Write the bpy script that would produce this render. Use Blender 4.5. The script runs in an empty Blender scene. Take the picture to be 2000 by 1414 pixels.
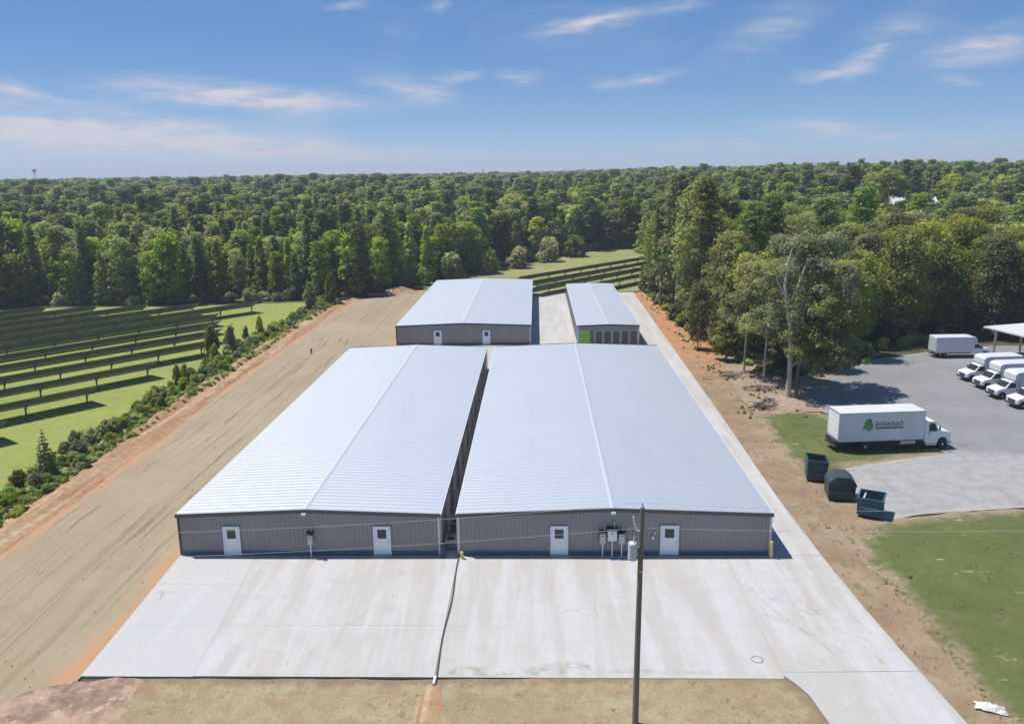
import bpy, bmesh, math, random
import numpy as np
from mathutils import Vector, Matrix, Euler
from mathutils.geometry import delaunay_2d_cdt
from mathutils import noise as mnoise

S = bpy.context.scene
C = S.collection
R = math.radians
random.seed(7)

# ------------------------------------------------------------------ camera
CAM_H = 26.2
PITCH, YAW, ROLL = 0.2268, 0.0317, -0.0145
cam_d = bpy.data.cameras.new('camera')
cam_d.sensor_width = 36.0
cam_d.lens = 36.0 * 1610.6 / 2000.0
cam_d.clip_start = 0.5
cam_d.clip_end = 20000
cam = bpy.data.objects.new('camera', cam_d)
C.objects.link(cam)
_c, _s = math.cos(YAW), math.sin(YAW)
r0 = Vector((_c, _s, 0)); f0 = Vector((-_s * math.cos(PITCH), _c * math.cos(PITCH), -math.sin(PITCH)))
u0 = r0.cross(f0)
rr = r0 * math.cos(ROLL) + u0 * math.sin(ROLL)
uu = -r0 * math.sin(ROLL) + u0 * math.cos(ROLL)
m = Matrix((rr, uu, -f0)).transposed().to_4x4()
m.translation = (0, 0, CAM_H)
cam.matrix_world = m
S.camera = cam

# ------------------------------------------------------------------ node helpers
class NT:
    def __init__(self, nt):
        self.nt = nt
    def n(self, typ, ins=None, **attrs):
        nd = self.nt.nodes.new(typ)
        for k, v in attrs.items():
            setattr(nd, k, v)
        if ins:
            for k, v in ins.items():
                sock = nd.inputs[k]
                if isinstance(v, bpy.types.NodeSocket):
                    self.nt.links.new(v, sock)
                elif isinstance(v, bpy.types.Node):
                    self.nt.links.new(v.outputs[0], sock)
                else:
                    sock.default_value = v
        return nd
    def math(self, op, a, b=0.0, c=None, clamp=False):
        ins = {0: a, 1: b}
        if c is not None: ins[2] = c
        return self.n('ShaderNodeMath', ins, operation=op, use_clamp=clamp).outputs[0]
    def pos(self):
        return self.n('ShaderNodeNewGeometry').outputs['Position']
    def scale(self, vec, s):
        return self.n('ShaderNodeVectorMath', {0: vec, 1: s}, operation='MULTIPLY').outputs[0]
    def noise(self, vec, scale, detail=4, rough=.55, dist=0.0, col=False):
        nd = self.n('ShaderNodeTexNoise', {'Vector': vec, 'Scale': scale, 'Detail': detail, 'Roughness': rough, 'Distortion': dist})
        return nd.outputs[1 if col else 0]
    def ramp(self, fac, a, b, va=0.0, vb=1.0):
        nd = self.n('ShaderNodeMapRange', {'Value': fac, 'From Min': a, 'From Max': b, 'To Min': va, 'To Max': vb}, interpolation_type='SMOOTHSTEP')
        return nd.outputs[0]
    def mix(self, fac, a, b, blend='MIX'):
        nd = self.n('ShaderNodeMix', data_type='RGBA', blend_type=blend)
        for i, v in ((0, fac), (6, a), (7, b)):
            if isinstance(v, bpy.types.NodeSocket): self.nt.links.new(v, nd.inputs[i])
            else:
                if i > 0 and len(v) == 3: v = (*v, 1)
                nd.inputs[i].default_value = v
        return nd.outputs[2]
    def attr(self, name):
        return self.n('ShaderNodeAttribute', attribute_name=name).outputs['Fac']

MATS = {}
def mat(name, fn=None, **kw):
    if name in MATS: return MATS[name]
    mt = bpy.data.materials.new(name)
    mt.use_nodes = True
    t = NT(mt.node_tree)
    bs = mt.node_tree.nodes['Principled BSDF']
    for k, v in kw.items():
        k = k.replace('_', ' ')
        if k == 'Base Color' and len(v) == 3: v = (*v, 1)
        bs.inputs[k].default_value = v
    if fn: fn(t, bs)
    MATS[name] = mt
    return mt
def setc(t, bs, col, bump=None, strength=.3, dist=.05, rough=None):
    t.nt.links.new(col, bs.inputs['Base Color'])
    if rough is not None: t.nt.links.new(rough, bs.inputs['Roughness'])
    if bump is not None:
        b = t.n('ShaderNodeBump', {'Height': bump, 'Strength': strength, 'Distance': dist})
        t.nt.links.new(b.outputs[0], bs.inputs['Normal'])

# ------------------------------------------------------------------ sky, sun, exposure
SUN = Vector((-1.30, 0.45, 3.05)).normalized()
W = bpy.data.worlds.new('World'); S.world = W; W.use_nodes = True
wt = NT(W.node_tree)
bg = W.node_tree.nodes['Background']
sky = wt.n('ShaderNodeTexSky', sky_type='NISHITA', sun_disc=False)
sky.sun_elevation = math.asin(SUN.z)
sky.sun_rotation = math.atan2(SUN.x, SUN.y)
sky.altitude = 2000; sky.air_density = 0.5; sky.dust_density = 0.3; sky.ozone_density = 3.0
gen = wt.n('ShaderNodeTexCoord').outputs['Generated']
sp = wt.n('ShaderNodeSeparateXYZ', {0: gen})
az = wt.math('ARCTAN2', sp.outputs[0], sp.outputs[1])
el = wt.math('ARCSINE', sp.outputs[2])
ae = wt.n('ShaderNodeCombineXYZ', {0: az, 1: el}).outputs[0]
# cirrus wisps: azimuth, elevation, half length, half height, tilt (degrees), weight
CLOUDS = [(-19.0, 4.82, 13.23, 1.35, -4, 1.6),
          (-8.3, 5.25, 4.85, 1.49, -10, 0.9),
          (-5.4, 6.03, 3.03, 0.62, 5, 0.6),
          (-31.7, 5.06, 2.48, 0.87, -5, 0.8),
          (-29.3, 4.63, 3.31, 0.5, -5, 0.5),
          (-29.1, 2.55, 20, 2.7, -4, 1.5),
          (-23.4, 3.09, 7.17, 0.75, -4, 0.5),
          (-17.7, 1.62, 22, 1.4, -3, 1.0),
          (3.5, 9.15, 6.34, 0.81, 9, 0.85),
          (-11.7, 10.39, 2.76, 0.62, 10, 0.45),
          (-0.7, 5.97, 2.65, 0.75, -3, 0.55),
          (7.3, 5.73, 4.14, 0.68, 10, 0.55),
          (4.5, 5.49, 2.48, 0.81, 0, 0.4),
          (15.0, 8.44, 5.79, 2.24, 20, 0.45),
          (18.7, 5.55, 3.58, 0.75, 3, 0.95),
          (20.8, 6.43, 2.1, 0.93, 25, 0.85),
          (22.4, 8.09, 4.69, 1.87, 15, 0.35),
          (26.5, 6.52, 6.34, 1.87, 8, 0.8),
          (25.4, 4.92, 2.76, 0.5, -5, 0.5),
          (18.5, 2.33, 6.62, 0.93, -4, 0.75),
          (21.7, 1.75, 3.03, 0.5, 5, 0.4),
          (11.9, 1.52, 9.93, 0.62, 0, 0.35),
          (25.7, 1.42, 2.76, 0.44, 0, 0.35),
          (9.8, 10.05, 3.31, 0.75, 8, 0.4),
          (-6.1, 10.5, 1.54, 0.75, 20, 0.35),
          (-1.3, 0.24, 6.62, 0.5, 0, 0.45)]
acc = None
wob = wt.noise(wt.scale(ae, (1.2, 4.5, 1)), 14, 5, .62, col=True)
wob = wt.n('ShaderNodeVectorMath', {0: wob, 1: (.5, .5, .5)}, operation='SUBTRACT').outputs[0]
ae2 = wt.n('ShaderNodeVectorMath', {0: ae, 1: wt.scale(wob, (.06, .022, 0))}, operation='ADD').outputs[0]
for (a, e, la, lh, ti, wgt) in CLOUDS:
    mp = wt.n('ShaderNodeMapping', {'Vector': ae2, 'Location': (R(a), R(e), 0), 'Rotation': (0, 0, R(ti)), 'Scale': (R(la), R(lh), 1)}, vector_type='TEXTURE')
    gr = wt.n('ShaderNodeTexGradient', {0: mp.outputs[0]}, gradient_type='QUADRATIC_SPHERE')
    v = wt.math('MULTIPLY', gr.outputs[1], wgt)
    acc = v if acc is None else wt.math('ADD', acc, v)
fib = wt.noise(wt.n('ShaderNodeMapping', {'Vector': ae, 'Rotation': (0, 0, R(-8)), 'Scale': (6, 34, 1)}).outputs[0], 2.2, 6, .62, .4)
fib = wt.ramp(fib, .28, .72, .25, 1.35)
cl = wt.math('MULTIPLY', acc, fib)
dome = wt.noise(wt.scale(gen, (1.2, 1.2, 4)), 2.4, 6, .6, .5)
dome = wt.math('MULTIPLY', wt.ramp(dome, .55, .8), .25)
cl = wt.math('MULTIPLY', wt.math('ADD', cl, dome), 1.1, clamp=True)
skyg = wt.n('ShaderNodeGamma', {'Color': sky.outputs[0], 'Gamma': .42}).outputs[0]
skyc = wt.n('ShaderNodeHueSaturation', {'Hue': .507, 'Saturation': 1.95, 'Value': 2.6, 'Color': skyg}).outputs[0]
cmix = wt.mix(cl, skyc, (5.2, 5.1, 5.7, 1))
W.node_tree.links.new(cmix, bg.inputs[0])
bg.inputs[1].default_value = 0.105

sun_d = bpy.data.lights.new('sun', 'SUN')
sun_d.energy = 4.6; sun_d.angle = R(0.55); sun_d.color = (1.0, .955, .89)
sun = bpy.data.objects.new('sun', sun_d); C.objects.link(sun)
sun.rotation_euler = (-SUN).to_track_quat('-Z', 'Y').to_euler()
sun.location = (-60, 30, 120)

S.view_settings.view_transform = 'Standard'
S.view_settings.look = 'None'
S.view_settings.exposure = 0.28
S.view_settings.gamma = 1.0
S.view_settings.use_curve_mapping = False
S.render.engine = 'CYCLES'
S.cycles.max_bounces = 6
S.cycles.diffuse_bounces = 3
S.cycles.glossy_bounces = 2
S.cycles.transmission_bounces = 3
S.cycles.transparent_max_bounces = 6

# ------------------------------------------------------------------ mesh helpers
class MB:
    def __init__(self): self.v = []; self.f = []
    def add(self, vs, fs):
        o = len(self.v); self.v += [tuple(p) for p in vs]; self.f += [tuple(i + o for i in q) for q in fs]; return self
    def box(self, x0, x1, y0, y1, z0, z1, M=None):
        vs = [Vector((x, y, z)) for z in (z0, z1) for y in (y0, y1) for x in (x0, x1)]
        if M is not None: vs = [M @ p for p in vs]
        return self.add(vs, [(0, 2, 3, 1), (4, 5, 7, 6), (0, 1, 5, 4), (2, 6, 7, 3), (0, 4, 6, 2), (1, 3, 7, 5)])
    def prism(self, poly, axis, a, b):
        # poly: 2D points; axis 'x','y','z' = extrusion axis
        n = len(poly)
        def mk(p, t):
            if axis == 'x': return (t, p[0], p[1])
            if axis == 'y': return (p[0], t, p[1])
            return (p[0], p[1], t)
        vs = [mk(p, a) for p in poly] + [mk(p, b) for p in poly]
        fs = [tuple(range(n))[::-1], tuple(range(n, 2 * n))] + [(i, (i + 1) % n, n + (i + 1) % n, n + i) for i in range(n)]
        return self.add(vs, fs)
    def tube(self, pts, rad, n=8, cap=True):
        pts = [Vector(p) for p in pts]
        if not isinstance(rad, (list, tuple)): rad = [rad] * len(pts)
        vs, fs = [], []
        for i, p in enumerate(pts):
            d = (pts[min(i + 1, len(pts) - 1)] - pts[max(i - 1, 0)]).normalized()
            ref = Vector((0, 0, 1)) if abs(d.z) < .9 else Vector((1, 0, 0))
            a = d.cross(ref).normalized(); b = d.cross(a)
            for k in range(n):
                t = 2 * math.pi * k / n
                vs.append(p + (a * math.cos(t) + b * math.sin(t)) * rad[i])
        for i in range(len(pts) - 1):
            for k in range(n):
                fs.append((i * n + k, i * n + (k + 1) % n, (i + 1) * n + (k + 1) % n, (i + 1) * n + k))
        if cap:
            fs.append(tuple(range(n))); fs.append(tuple(range((len(pts) - 1) * n, len(pts) * n))[::-1])
        return self.add(vs, fs)
    def lathe(self, prof, c=(0, 0, 0), axis='z', n=16):
        # prof: (r, t)
        vs, fs = [], []
        for r_, t in prof:
            for k in range(n):
                a = 2 * math.pi * k / n
                p = {'z': (r_ * math.cos(a), r_ * math.sin(a), t), 'y': (r_ * math.cos(a), t, r_ * math.sin(a)), 'x': (t, r_ * math.cos(a), r_ * math.sin(a))}[axis]
                vs.append((p[0] + c[0], p[1] + c[1], p[2] + c[2]))
        for i in range(len(prof) - 1):
            for k in range(n):
                fs.append((i * n + k, i * n + (k + 1) % n, (i + 1) * n + (k + 1) % n, (i + 1) * n + k))
        fs.append(tuple(range(n))); fs.append(tuple(range((len(prof) - 1) * n, len(prof) * n))[::-1])
        return self.add(vs, fs)
    def build(self, name, material, parent=None, world=False, bevel=0, smooth=False):
        off = Vector((0, 0, 0))
        if world and parent is not None:
            p = parent
            while p is not None: off += p.location; p = p.parent
        me = bpy.data.meshes.new(name)
        me.from_pydata([(a - off.x, b - off.y, c - off.z) for a, b, c in self.v], [], self.f)
        bm = bmesh.new(); bm.from_mesh(me); bmesh.ops.recalc_face_normals(bm, faces=bm.faces); bm.to_mesh(me); bm.free()
        if material is not None: me.materials.append(material)
        if smooth:
            me.shade_smooth()
        o = bpy.data.objects.new(name, me); C.objects.link(o)
        if parent is not None: o.parent = parent
        if bevel:
            bv = o.modifiers.new('bevel', 'BEVEL'); bv.width = bevel; bv.segments = 2; bv.limit_method = 'ANGLE'
        return o

def tag(o, label=None, cat=None, group=None, kind=None):
    if label: o['label'] = label
    if cat: o['category'] = cat
    if group: o['group'] = group
    if kind: o['kind'] = kind
    return o
def thing(name, label, cat, loc=(0, 0, 0), rz=0, group=None):
    o = bpy.data.objects.new(name, None); C.objects.link(o)
    o.empty_display_size = .3
    o.location = loc; o.rotation_euler = (0, 0, rz)
    return tag(o, label, cat, group)
def copy_tree(o, parent=None):
    c = o.copy(); C.objects.link(c); c.parent = parent
    for ch in list(o.children): copy_tree(ch, c)
    return c
def fbm(x, y, s=1.0, o=0.0):
    return mnoise.fractal(Vector((x * s + o, y * s - o, o)), 1.0, 2.0, 4)

def terrain(x, y):
    def ss(a, b, t):
        t = min(1, max(0, (t - a) / (b - a))); return t * t * (3 - 2 * t)
    k = ss(185, 470, y)
    return -0.16 + k * (5.0 + 4.0 * ss(0, 180, x)) + k * 1.5 * fbm(x, y, .006, 3) + 5.0 * math.exp(-((x - 131) ** 2 + (y - 300) ** 2) / 2450.0)

def sheet(name, poly, z, material, res=2.0, step=1.0, jit=0.0, zfn=None, seed=0, parent=None, keep=None):
    """a ground sheet with an uneven outline; stores the distance to its border as attribute 'edge'"""
    pts = []
    n = len(poly)
    for i in range(n):
        a = Vector(poly[i]); b = Vector(poly[(i + 1) % n]); L = (b - a).length
        k = max(1, int(L / step))
        nrm = Vector(((b - a).y, -(b - a).x)).normalized()
        for j in range(k):
            p = a.lerp(b, j / k)
            if jit:
                p = p + nrm * jit * (fbm(p.x, p.y, .35, seed + 1.3) + .6 * fbm(p.x, p.y, 1.3, seed + 7.1))
            pts.append(p)
    nb = len(pts)
    P = np.array([(p.x, p.y) for p in pts])
    A = P; B = np.roll(P, -1, 0)
    xs = np.arange(P[:, 0].min(), P[:, 0].max(), res); ys = np.arange(P[:, 1].min(), P[:, 1].max(), res)
    gx, gy = np.meshgrid(xs, ys); rng = np.random.default_rng(seed + 11)
    q = np.stack([gx.ravel(), gy.ravel()], 1) + rng.uniform(-.3, .3, (gx.size, 2)) * res
    def dist(q):
        d = np.full(len(q), 1e9)
        for i in range(len(A)):
            ab = B[i] - A[i]; t = np.clip(((q - A[i]) @ ab) / max(1e-9, ab @ ab), 0, 1)
            d = np.minimum(d, np.hypot(*(q - (A[i] + t[:, None] * ab)).T))
        return d
    ins = np.zeros(len(q), bool)
    for i in range(len(A)):
        c = ((A[i, 1] > q[:, 1]) != (B[i, 1] > q[:, 1]))
        with np.errstate(divide='ignore', invalid='ignore'):
            xi = (B[i, 0] - A[i, 0]) * (q[:, 1] - A[i, 1]) / (B[i, 1] - A[i, 1]) + A[i, 0]
        ins ^= c & (q[:, 0] < xi)
    q = q[ins]; dq = dist(q); ok = dq > res * .35
    q = q[ok]; dq = dq[ok]
    allp = [Vector(p) for p in P] + [Vector(p) for p in q]
    vs, es, fs, *_ = delaunay_2d_cdt(allp, [], [list(range(nb))], 1, 1e-5)
    arr = np.array([(v.x, v.y) for v in vs])
    dd = dist(arr)
    verts = []
    for i, v in enumerate(vs):
        zz = z + (zfn(v.x, v.y, dd[i]) if zfn else 0)
        verts.append((v.x, v.y, zz))
    me = bpy.data.meshes.new(name); me.from_pydata(verts, [], fs)
    bm = bmesh.new(); bm.from_mesh(me); bmesh.ops.recalc_face_normals(bm, faces=bm.faces)
    if bm.faces:
        bm.faces.ensure_lookup_table()
        if sum(f.normal.z for f in bm.faces) < 0: bmesh.ops.reverse_faces(bm, faces=bm.faces)
    bm.to_mesh(me); bm.free()
    at = me.attributes.new('edge', 'FLOAT', 'POINT'); at.data.foreach_set('value', dd.astype(np.float32))
    me.materials.append(material); me.shade_smooth()
    o = bpy.data.objects.new(name, me); C.objects.link(o)
    if parent: o.parent = parent
    else: o['kind'] = 'structure'
    return o

# ------------------------------------------------------------------ ground materials
def g_forest(t, bs):
    p = t.pos()
    a = t.noise(p, .09, 6); b = t.noise(p, 1.6, 5)
    c = t.mix(t.ramp(a, .35, .65), (.085, .075, .04), (.075, .10, .03))
    c = t.mix(t.ramp(b, .3, .75, 0, .6), c, (.05, .045, .025))
    setc(t, bs, c, b, .4, .2)
def g_grass(t, bs):
    p = t.pos()
    a = t.noise(p, .06, 5); b = t.noise(p, .55, 6, .65); f = t.noise(p, 6, 4, .7)
    mow = t.noise(t.scale(p, (.05, .9, 1)), .5, 3)
    c = t.mix(t.ramp(a, .3, .7), (.265, .29, .05), (.315, .335, .07))
    c = t.mix(t.ramp(b, .35, .8, 0, .65), c, (.185, .225, .04))
    c = t.mix(t.ramp(mow, .45, .75, 0, .45), c, (.23, .26, .08))
    c = t.mix(t.ramp(f, .3, .75, 0, .45), c, (.07, .11, .02))
    dry = t.noise(p, .35, 6, .7)
    c = t.mix(t.ramp(dry, .66, .74, 0, .7), c, (.30, .27, .12))
    setc(t, bs, c, f, .8, .08)
def g_lawn(t, bs):
    p = t.pos()
    a = t.noise(p, .12, 5); b = t.noise(p, .8, 6, .65); f = t.noise(p, 7, 5, .75)
    c = t.mix(t.ramp(a, .3, .7), (.082, .115, .022), (.118, .145, .032))
    c = t.mix(t.ramp(b, .35, .75, 0, .6), c, (.058, .074, .016))
    c = t.mix(t.ramp(f, .40, .72, 0, .6), c, (.155, .155, .05))
    c = t.mix(t.ramp(t.noise(p, .28, 6, .7), .50, .68, 0, .55), c, (.16, .14, .055))
    e = t.attr('edge')
    edge = t.math('ADD', e, t.math('MULTIPLY', t.math('SUBTRACT', t.noise(p, .45, 6, .65), .5), 4.5))
    c = t.mix(t.ramp(edge, .1, 1.6, 1, 0), c, (.285, .215, .14))
    bare = t.math('MULTIPLY', t.ramp(t.noise(t.scale(p, (.55, 1.1, 1)), 1.1, 5, .6), .60, .70), t.ramp(t.noise(p, .12, 3), .46, .6))
    c = t.mix(bare, c, (.46, .40, .23))
    setc(t, bs, c, f, .9, .08)
def g_pad(t, bs):
    p = t.pos()
    a = t.noise(p, .08, 5); b = t.noise(p, .9, 6, .6); f = t.noise(p, 9, 4, .7)
    warp = t.n('ShaderNodeVectorMath', {0: p, 1: t.scale(t.noise(t.scale(p, (.3, .3, .3)), .22, 3, col=True), (1.7, 0, 0))}, operation='ADD').outputs[0]
    s1 = t.noise(t.scale(warp, (1.1, .022, 1)), 1.0, 5, .65)
    s2 = t.noise(t.scale(warp, (3.6, .03, 1)), 1.0, 3, .6)
    c = t.mix(t.ramp(a, .3, .7), (.29, .228, .145), (.345, .288, .195))
    c = t.mix(t.ramp(b, .35, .75, 0, .45), c, (.275, .22, .135))
    c = t.mix(t.ramp(s1, .50, .64, 0, .6), c, (.235, .178, .11))
    c = t.mix(t.ramp(s2, .56, .68, 0, .55), c, (.19, .145, .09))
    rut = t.math('MULTIPLY', t.ramp(t.noise(t.scale(warp, (.9, .03, 1)), 1.9, 3, .55), .60, .66), t.ramp(t.noise(p, .09, 4), .42, .56))
    c = t.mix(t.math('MULTIPLY', rut, .75), c, (.17, .125, .075))
    c = t.mix(t.ramp(f, .3, .75, 0, .3), c, (.30, .24, .15))
    e = t.math('ADD', t.attr('edge'), t.math('MULTIPLY', t.math('SUBTRACT', t.noise(t.scale(p, (1, .4, 1)), .8, 5), .5), 3.2))
    c = t.mix(t.ramp(e, .3, 2.0, .85, 0), c, (.43, .235, .12))
    h = t.math('SUBTRACT', t.math('ADD', t.math('MULTIPLY', b, .8), t.math('MULTIPLY', f, .4)), t.math('ADD', t.math('MULTIPLY', t.ramp(s2, .58, .68), .4), t.math('MULTIPLY', rut, 1.2)))
    setc(t, bs, c, h, .6, .08)
def g_clay(t, bs):
    p = t.pos()
    a = t.noise(t.scale(p, (1, .16, 1)), .5, 6, .6); b = t.noise(p, 1.5, 6, .65); f = t.noise(p, 8, 4, .7)
    c = t.mix(t.ramp(a, .32, .68), (.33, .175, .085), (.43, .29, .17))
    s = t.noise(t.scale(p, (2.2, .06, 1)), 1.0, 4)
    c = t.mix(t.ramp(s, .5, .64, 0, .8), c, (.52, .42, .27))
    c = t.mix(t.ramp(b, .38, .75, 0, .6), c, (.21, .105, .05))
    c = t.mix(t.ramp(f, .3, .8, 0, .35), c, (.16, .08, .035))
    setc(t, bs, c, b, .8, .15)
def g_side(t, bs):
    p = t.pos()
    a = t.noise(p, .25, 6, .6); b = t.noise(p, 1.3, 6, .65); f = t.noise(p, 8, 4, .7)
    c = t.mix(t.ramp(a, .35, .65), (.235, .165, .105), (.315, .24, .16))
    far = t.ramp(t.n('ShaderNodeSeparateXYZ', {0: p}).outputs[1], 95, 125)
    c = t.mix(t.math('MULTIPLY', far, .75), c, (.48, .215, .085))
    c = t.mix(t.ramp(b, .38, .75, 0, .65), c, (.24, .14, .08))
    c = t.mix(t.ramp(f, .45, .75, 0, .5), c, (.19, .115, .06))
    c = t.mix(t.ramp(t.noise(p, .6, 6, .7), .545, .64, 0, .75), c, (.15, .15, .05))
    setc(t, bs, c, b, .8, .12)
def g_front(t, bs):
    p = t.pos()
    a = t.noise(p, .16, 6, .6); b = t.noise(p, 1.1, 6, .65); f = t.noise(t.scale(p, (5, 13, 5)), 1.5, 4, .75)
    c = t.mix(t.ramp(a, .35, .65), (.41, .335, .19), (.48, .415, .25))
    c = t.mix(t.ramp(b, .38, .70, 0, .7), c, (.33, .225, .13))
    c = t.mix(t.ramp(f, .40, .66, 0, .6), c, (.23, .18, .10))
    c = t.mix(t.ramp(t.noise(p, 3.2, 6, .75), .55, .66, 0, .5), c, (.19, .145, .08))
    c = t.mix(t.ramp(t.noise(p, .33, 5, .6), .54, .66, 0, .5), c, (.33, .20, .115))
    c = t.mix(t.ramp(t.noise(t.scale(p, (2, 7, 2)), 1.1, 5, .7), .56, .68, 0, .55), c, (.42, .35, .215))
    c = t.mix(t.ramp(t.noise(p, .9, 6, .75), .585, .69, 0, .85), c, (.13, .10, .045))
    e = t.math('ADD', t.attr('edge'), t.math('MULTIPLY', t.math('SUBTRACT', t.noise(p, 1.2, 5), .5), 2.0))
    c = t.mix(t.ramp(e, .1, .8, .7, 0), c, (.26, .165, .10))
    setc(t, bs, c, t.math('ADD', b, f), .9, .1)
def g_mud(t, bs):
    p = t.pos()
    a = t.noise(p, .5, 6, .6); b = t.noise(p, 2.2, 6, .65)
    wet = t.ramp(a, .42, .58)
    c = t.mix(wet, (.40, .275, .19), (.205, .12, .075))
    c = t.mix(t.ramp(b, .38, .75, 0, .6), c, (.15, .10, .065))
    c = t.mix(t.ramp(t.noise(p, 1.1, 4), .58, .66, 0, .7), c, (.46, .36, .27))
    setc(t, bs, c, b, .8, .12, t.ramp(wet, 0, 1, .85, .55))
def g_mulch(t, bs):
    p = t.pos()
    a = t.noise(p, .2, 6, .6); b = t.noise(p, 1.8, 6, .7); f = t.noise(t.scale(p, (4, 9, 4)), 2, 4, .75)
    c = t.mix(t.ramp(a, .35, .65), (.33, .235, .165), (.42, .335, .25))
    c = t.mix(t.ramp(b, .36, .72, 0, .75), c, (.175, .125, .085))
    c = t.mix(t.ramp(f, .42, .72, 0, .6), c, (.13, .095, .06))
    setc(t, bs, c, b, .9, .15)
def g_meadow(t, bs):
    p = t.pos()
    a = t.noise(p, .07, 5); b = t.noise(p, .6, 6, .65)
    c = t.mix(t.ramp(a, .35, .65), (.21, .235, .07), (.30, .27, .11))
    c = t.mix(t.ramp(b, .38, .75, 0, .6), c, (.13, .16, .045))
    setc(t, bs, c, b, .8, .15)
def g_asphalt(t, bs):
    p = t.pos()
    a = t.noise(p, .11, 6, .6); b = t.noise(p, .8, 6, .65); f = t.noise(p, 14, 4, .7)
    c = t.mix(t.ramp(a, .3, .7), (.195, .193, .197), (.25, .247, .25))
    c = t.mix(t.ramp(b, .38, .72, 0, .45), c, (.215, .21, .215))
    c = t.mix(t.ramp(t.noise(t.scale(p, (.5, 1.6, 1)), .9, 5, .65), .62, .74, 0, .7), c, (.40, .395, .39))
    c = t.mix(t.ramp(f, .35, .75, 0, .3), c, (.17, .17, .175))
    y = t.n('ShaderNodeSeparateXYZ', {0: p}).outputs[1]
    yn = t.math('ADD', y, t.math('MULTIPLY', t.math('SUBTRACT', t.noise(p, .25, 5), .5), 8.0))
    grav = t.mix(t.ramp(b, .35, .7), (.35, .345, .335), (.27, .266, .26))
    c = t.mix(t.ramp(yn, 72.5, 75.5, .85, 0), c, grav)
    cr = t.n('ShaderNodeTexVoronoi', {'Vector': t.n('ShaderNodeVectorMath', {0: p, 1: t.scale(t.noise(p, .5, 4, col=True), (3, 3, 0))}, operation='ADD').outputs[0], 'Scale': .16}, feature='DISTANCE_TO_EDGE').outputs[0]
    c = t.mix(t.ramp(cr, 0, .008, .45, 0), c, (.12, .12, .12))
    c = t.mix(t.ramp(t.noise(p, .5, 3, .5), .66, .74, 0, .5), c, (.13, .13, .135))
    e = t.math('ADD', t.attr('edge'), t.math('MULTIPLY', t.math('SUBTRACT', t.noise(p, .7, 5), .5), 2.0))
    c = t.mix(t.ramp(e, 0, .8, .6, 0), c, (.40, .36, .28))
    setc(t, bs, c, f, .4, .03)
def g_concrete(warm):
    def fn(t, bs):
        p = t.pos()
        rnd = t.n('ShaderNodeObjectInfo').outputs['Random']
        a = t.noise(p, .17, 6, .6); b = t.noise(p, .9, 6, .65); f = t.noise(p, 12, 4, .7)
        st = t.noise(t.scale(p, (1.0, .09, 1)), .75, 6, .65, .4)
        base = (.405, .388, .362) if not warm else (.42, .415, .42)
        c = t.mix(t.ramp(a, .3, .7), base, (.45, .436, .412))
        if not warm:
            c = t.mix(t.ramp(st, .46, .62, 0, .75), c, (.49, .487, .49))
            c = t.mix(t.ramp(st, .52, .36, 0, .55), c, (.375, .345, .295))
            c = t.mix(t.ramp(b, .42, .72, 0, .35), c, (.335, .315, .285))
            c = t.mix(t.ramp(t.noise(t.scale(p, (.7, .2, 1)), .8, 4), .60, .72, 0, .5), c, (.42, .33, .235))
        else:
            c = t.mix(t.ramp(b, .45, .75, 0, .25), c, (.375, .37, .38))
            c = t.mix(t.ramp(st, .52, .66, 0, .35), c, (.49, .49, .505))
        c = t.mix(t.ramp(f, .35, .8, 0, .12), c, (.33, .32, .31))
        cr = t.n('ShaderNodeTexVoronoi', {'Vector': t.n('ShaderNodeVectorMath', {0: p, 1: t.scale(t.noise(p, .6, 4, col=True), (2.5, 2.5, 0))}, operation='ADD').outputs[0], 'Scale': .14}, feature='DISTANCE_TO_EDGE').outputs[0]
        c = t.mix(t.math('MULTIPLY', t.ramp(cr, 0, .004, .5, 0), t.ramp(a, .45, .6)), c, (.2, .19, .17))
        c = t.mix(t.math('MULTIPLY', rnd, .25), c, (.45, .447, .45))
        setc(t, bs, c, f, .15, .02)
    return fn
M_FOREST = mat('forest_floor', g_forest, Roughness=.95)
M_GRASS = mat('field_grass', g_grass, Roughness=.9)
M_LAWN = mat('lawn_grass', g_lawn, Roughness=.9)
M_PAD = mat('straw_dirt', g_pad, Roughness=.95)
M_CLAY = mat('red_clay', g_clay, Roughness=.95)
M_SIDE = mat('side_dirt', g_side, Roughness=.95)
M_FRONT = mat('front_dirt', g_front, Roughness=.95)
M_MUD = mat('mud', g_mud)
M_MULCH = mat('brush_litter', g_mulch, Roughness=.95)
M_MEADOW = mat('meadow_grass', g_meadow, Roughness=.95)
M_ASPH = mat('asphalt', g_asphalt, Roughness=.88)
M_CONC = mat('concrete', g_concrete(False), Roughness=.8)
M_CONC2 = mat('new_concrete', g_concrete(True), Roughness=.75)
M_JOINT = mat('joint_dirt', Base_Color=(.24, .22, .20), Roughness=.95)

# ------------------------------------------------------------------ ground sheets
def make_ground():
    xs = sorted(set([-6000, -3500, -2200, -1500, -1000, -700] + list(range(-500, 501, 25)) + [700, 1000, 1500, 2200, 3500, 6000]))
    ys = sorted(set([-600, -300, -100, 0] + list(range(25, 626, 25)) + [700, 900, 1200, 1700, 2500, 3500, 5000, 8000]))
    vs = [(x, y, terrain(x, y)) for y in ys for x in xs]
    nx = len(xs)
    fs = [(j * nx + i, j * nx + i + 1, (j + 1) * nx + i + 1, (j + 1) * nx + i) for j in range(len(ys) - 1) for i in range(nx - 1)]
    me = bpy.data.meshes.new('ground'); me.from_pydata(vs, [], fs); me.materials.append(M_FOREST); me.shade_smooth()
    o = bpy.data.objects.new('ground', me); C.objects.link(o); o['kind'] = 'structure'
make_ground()

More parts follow.
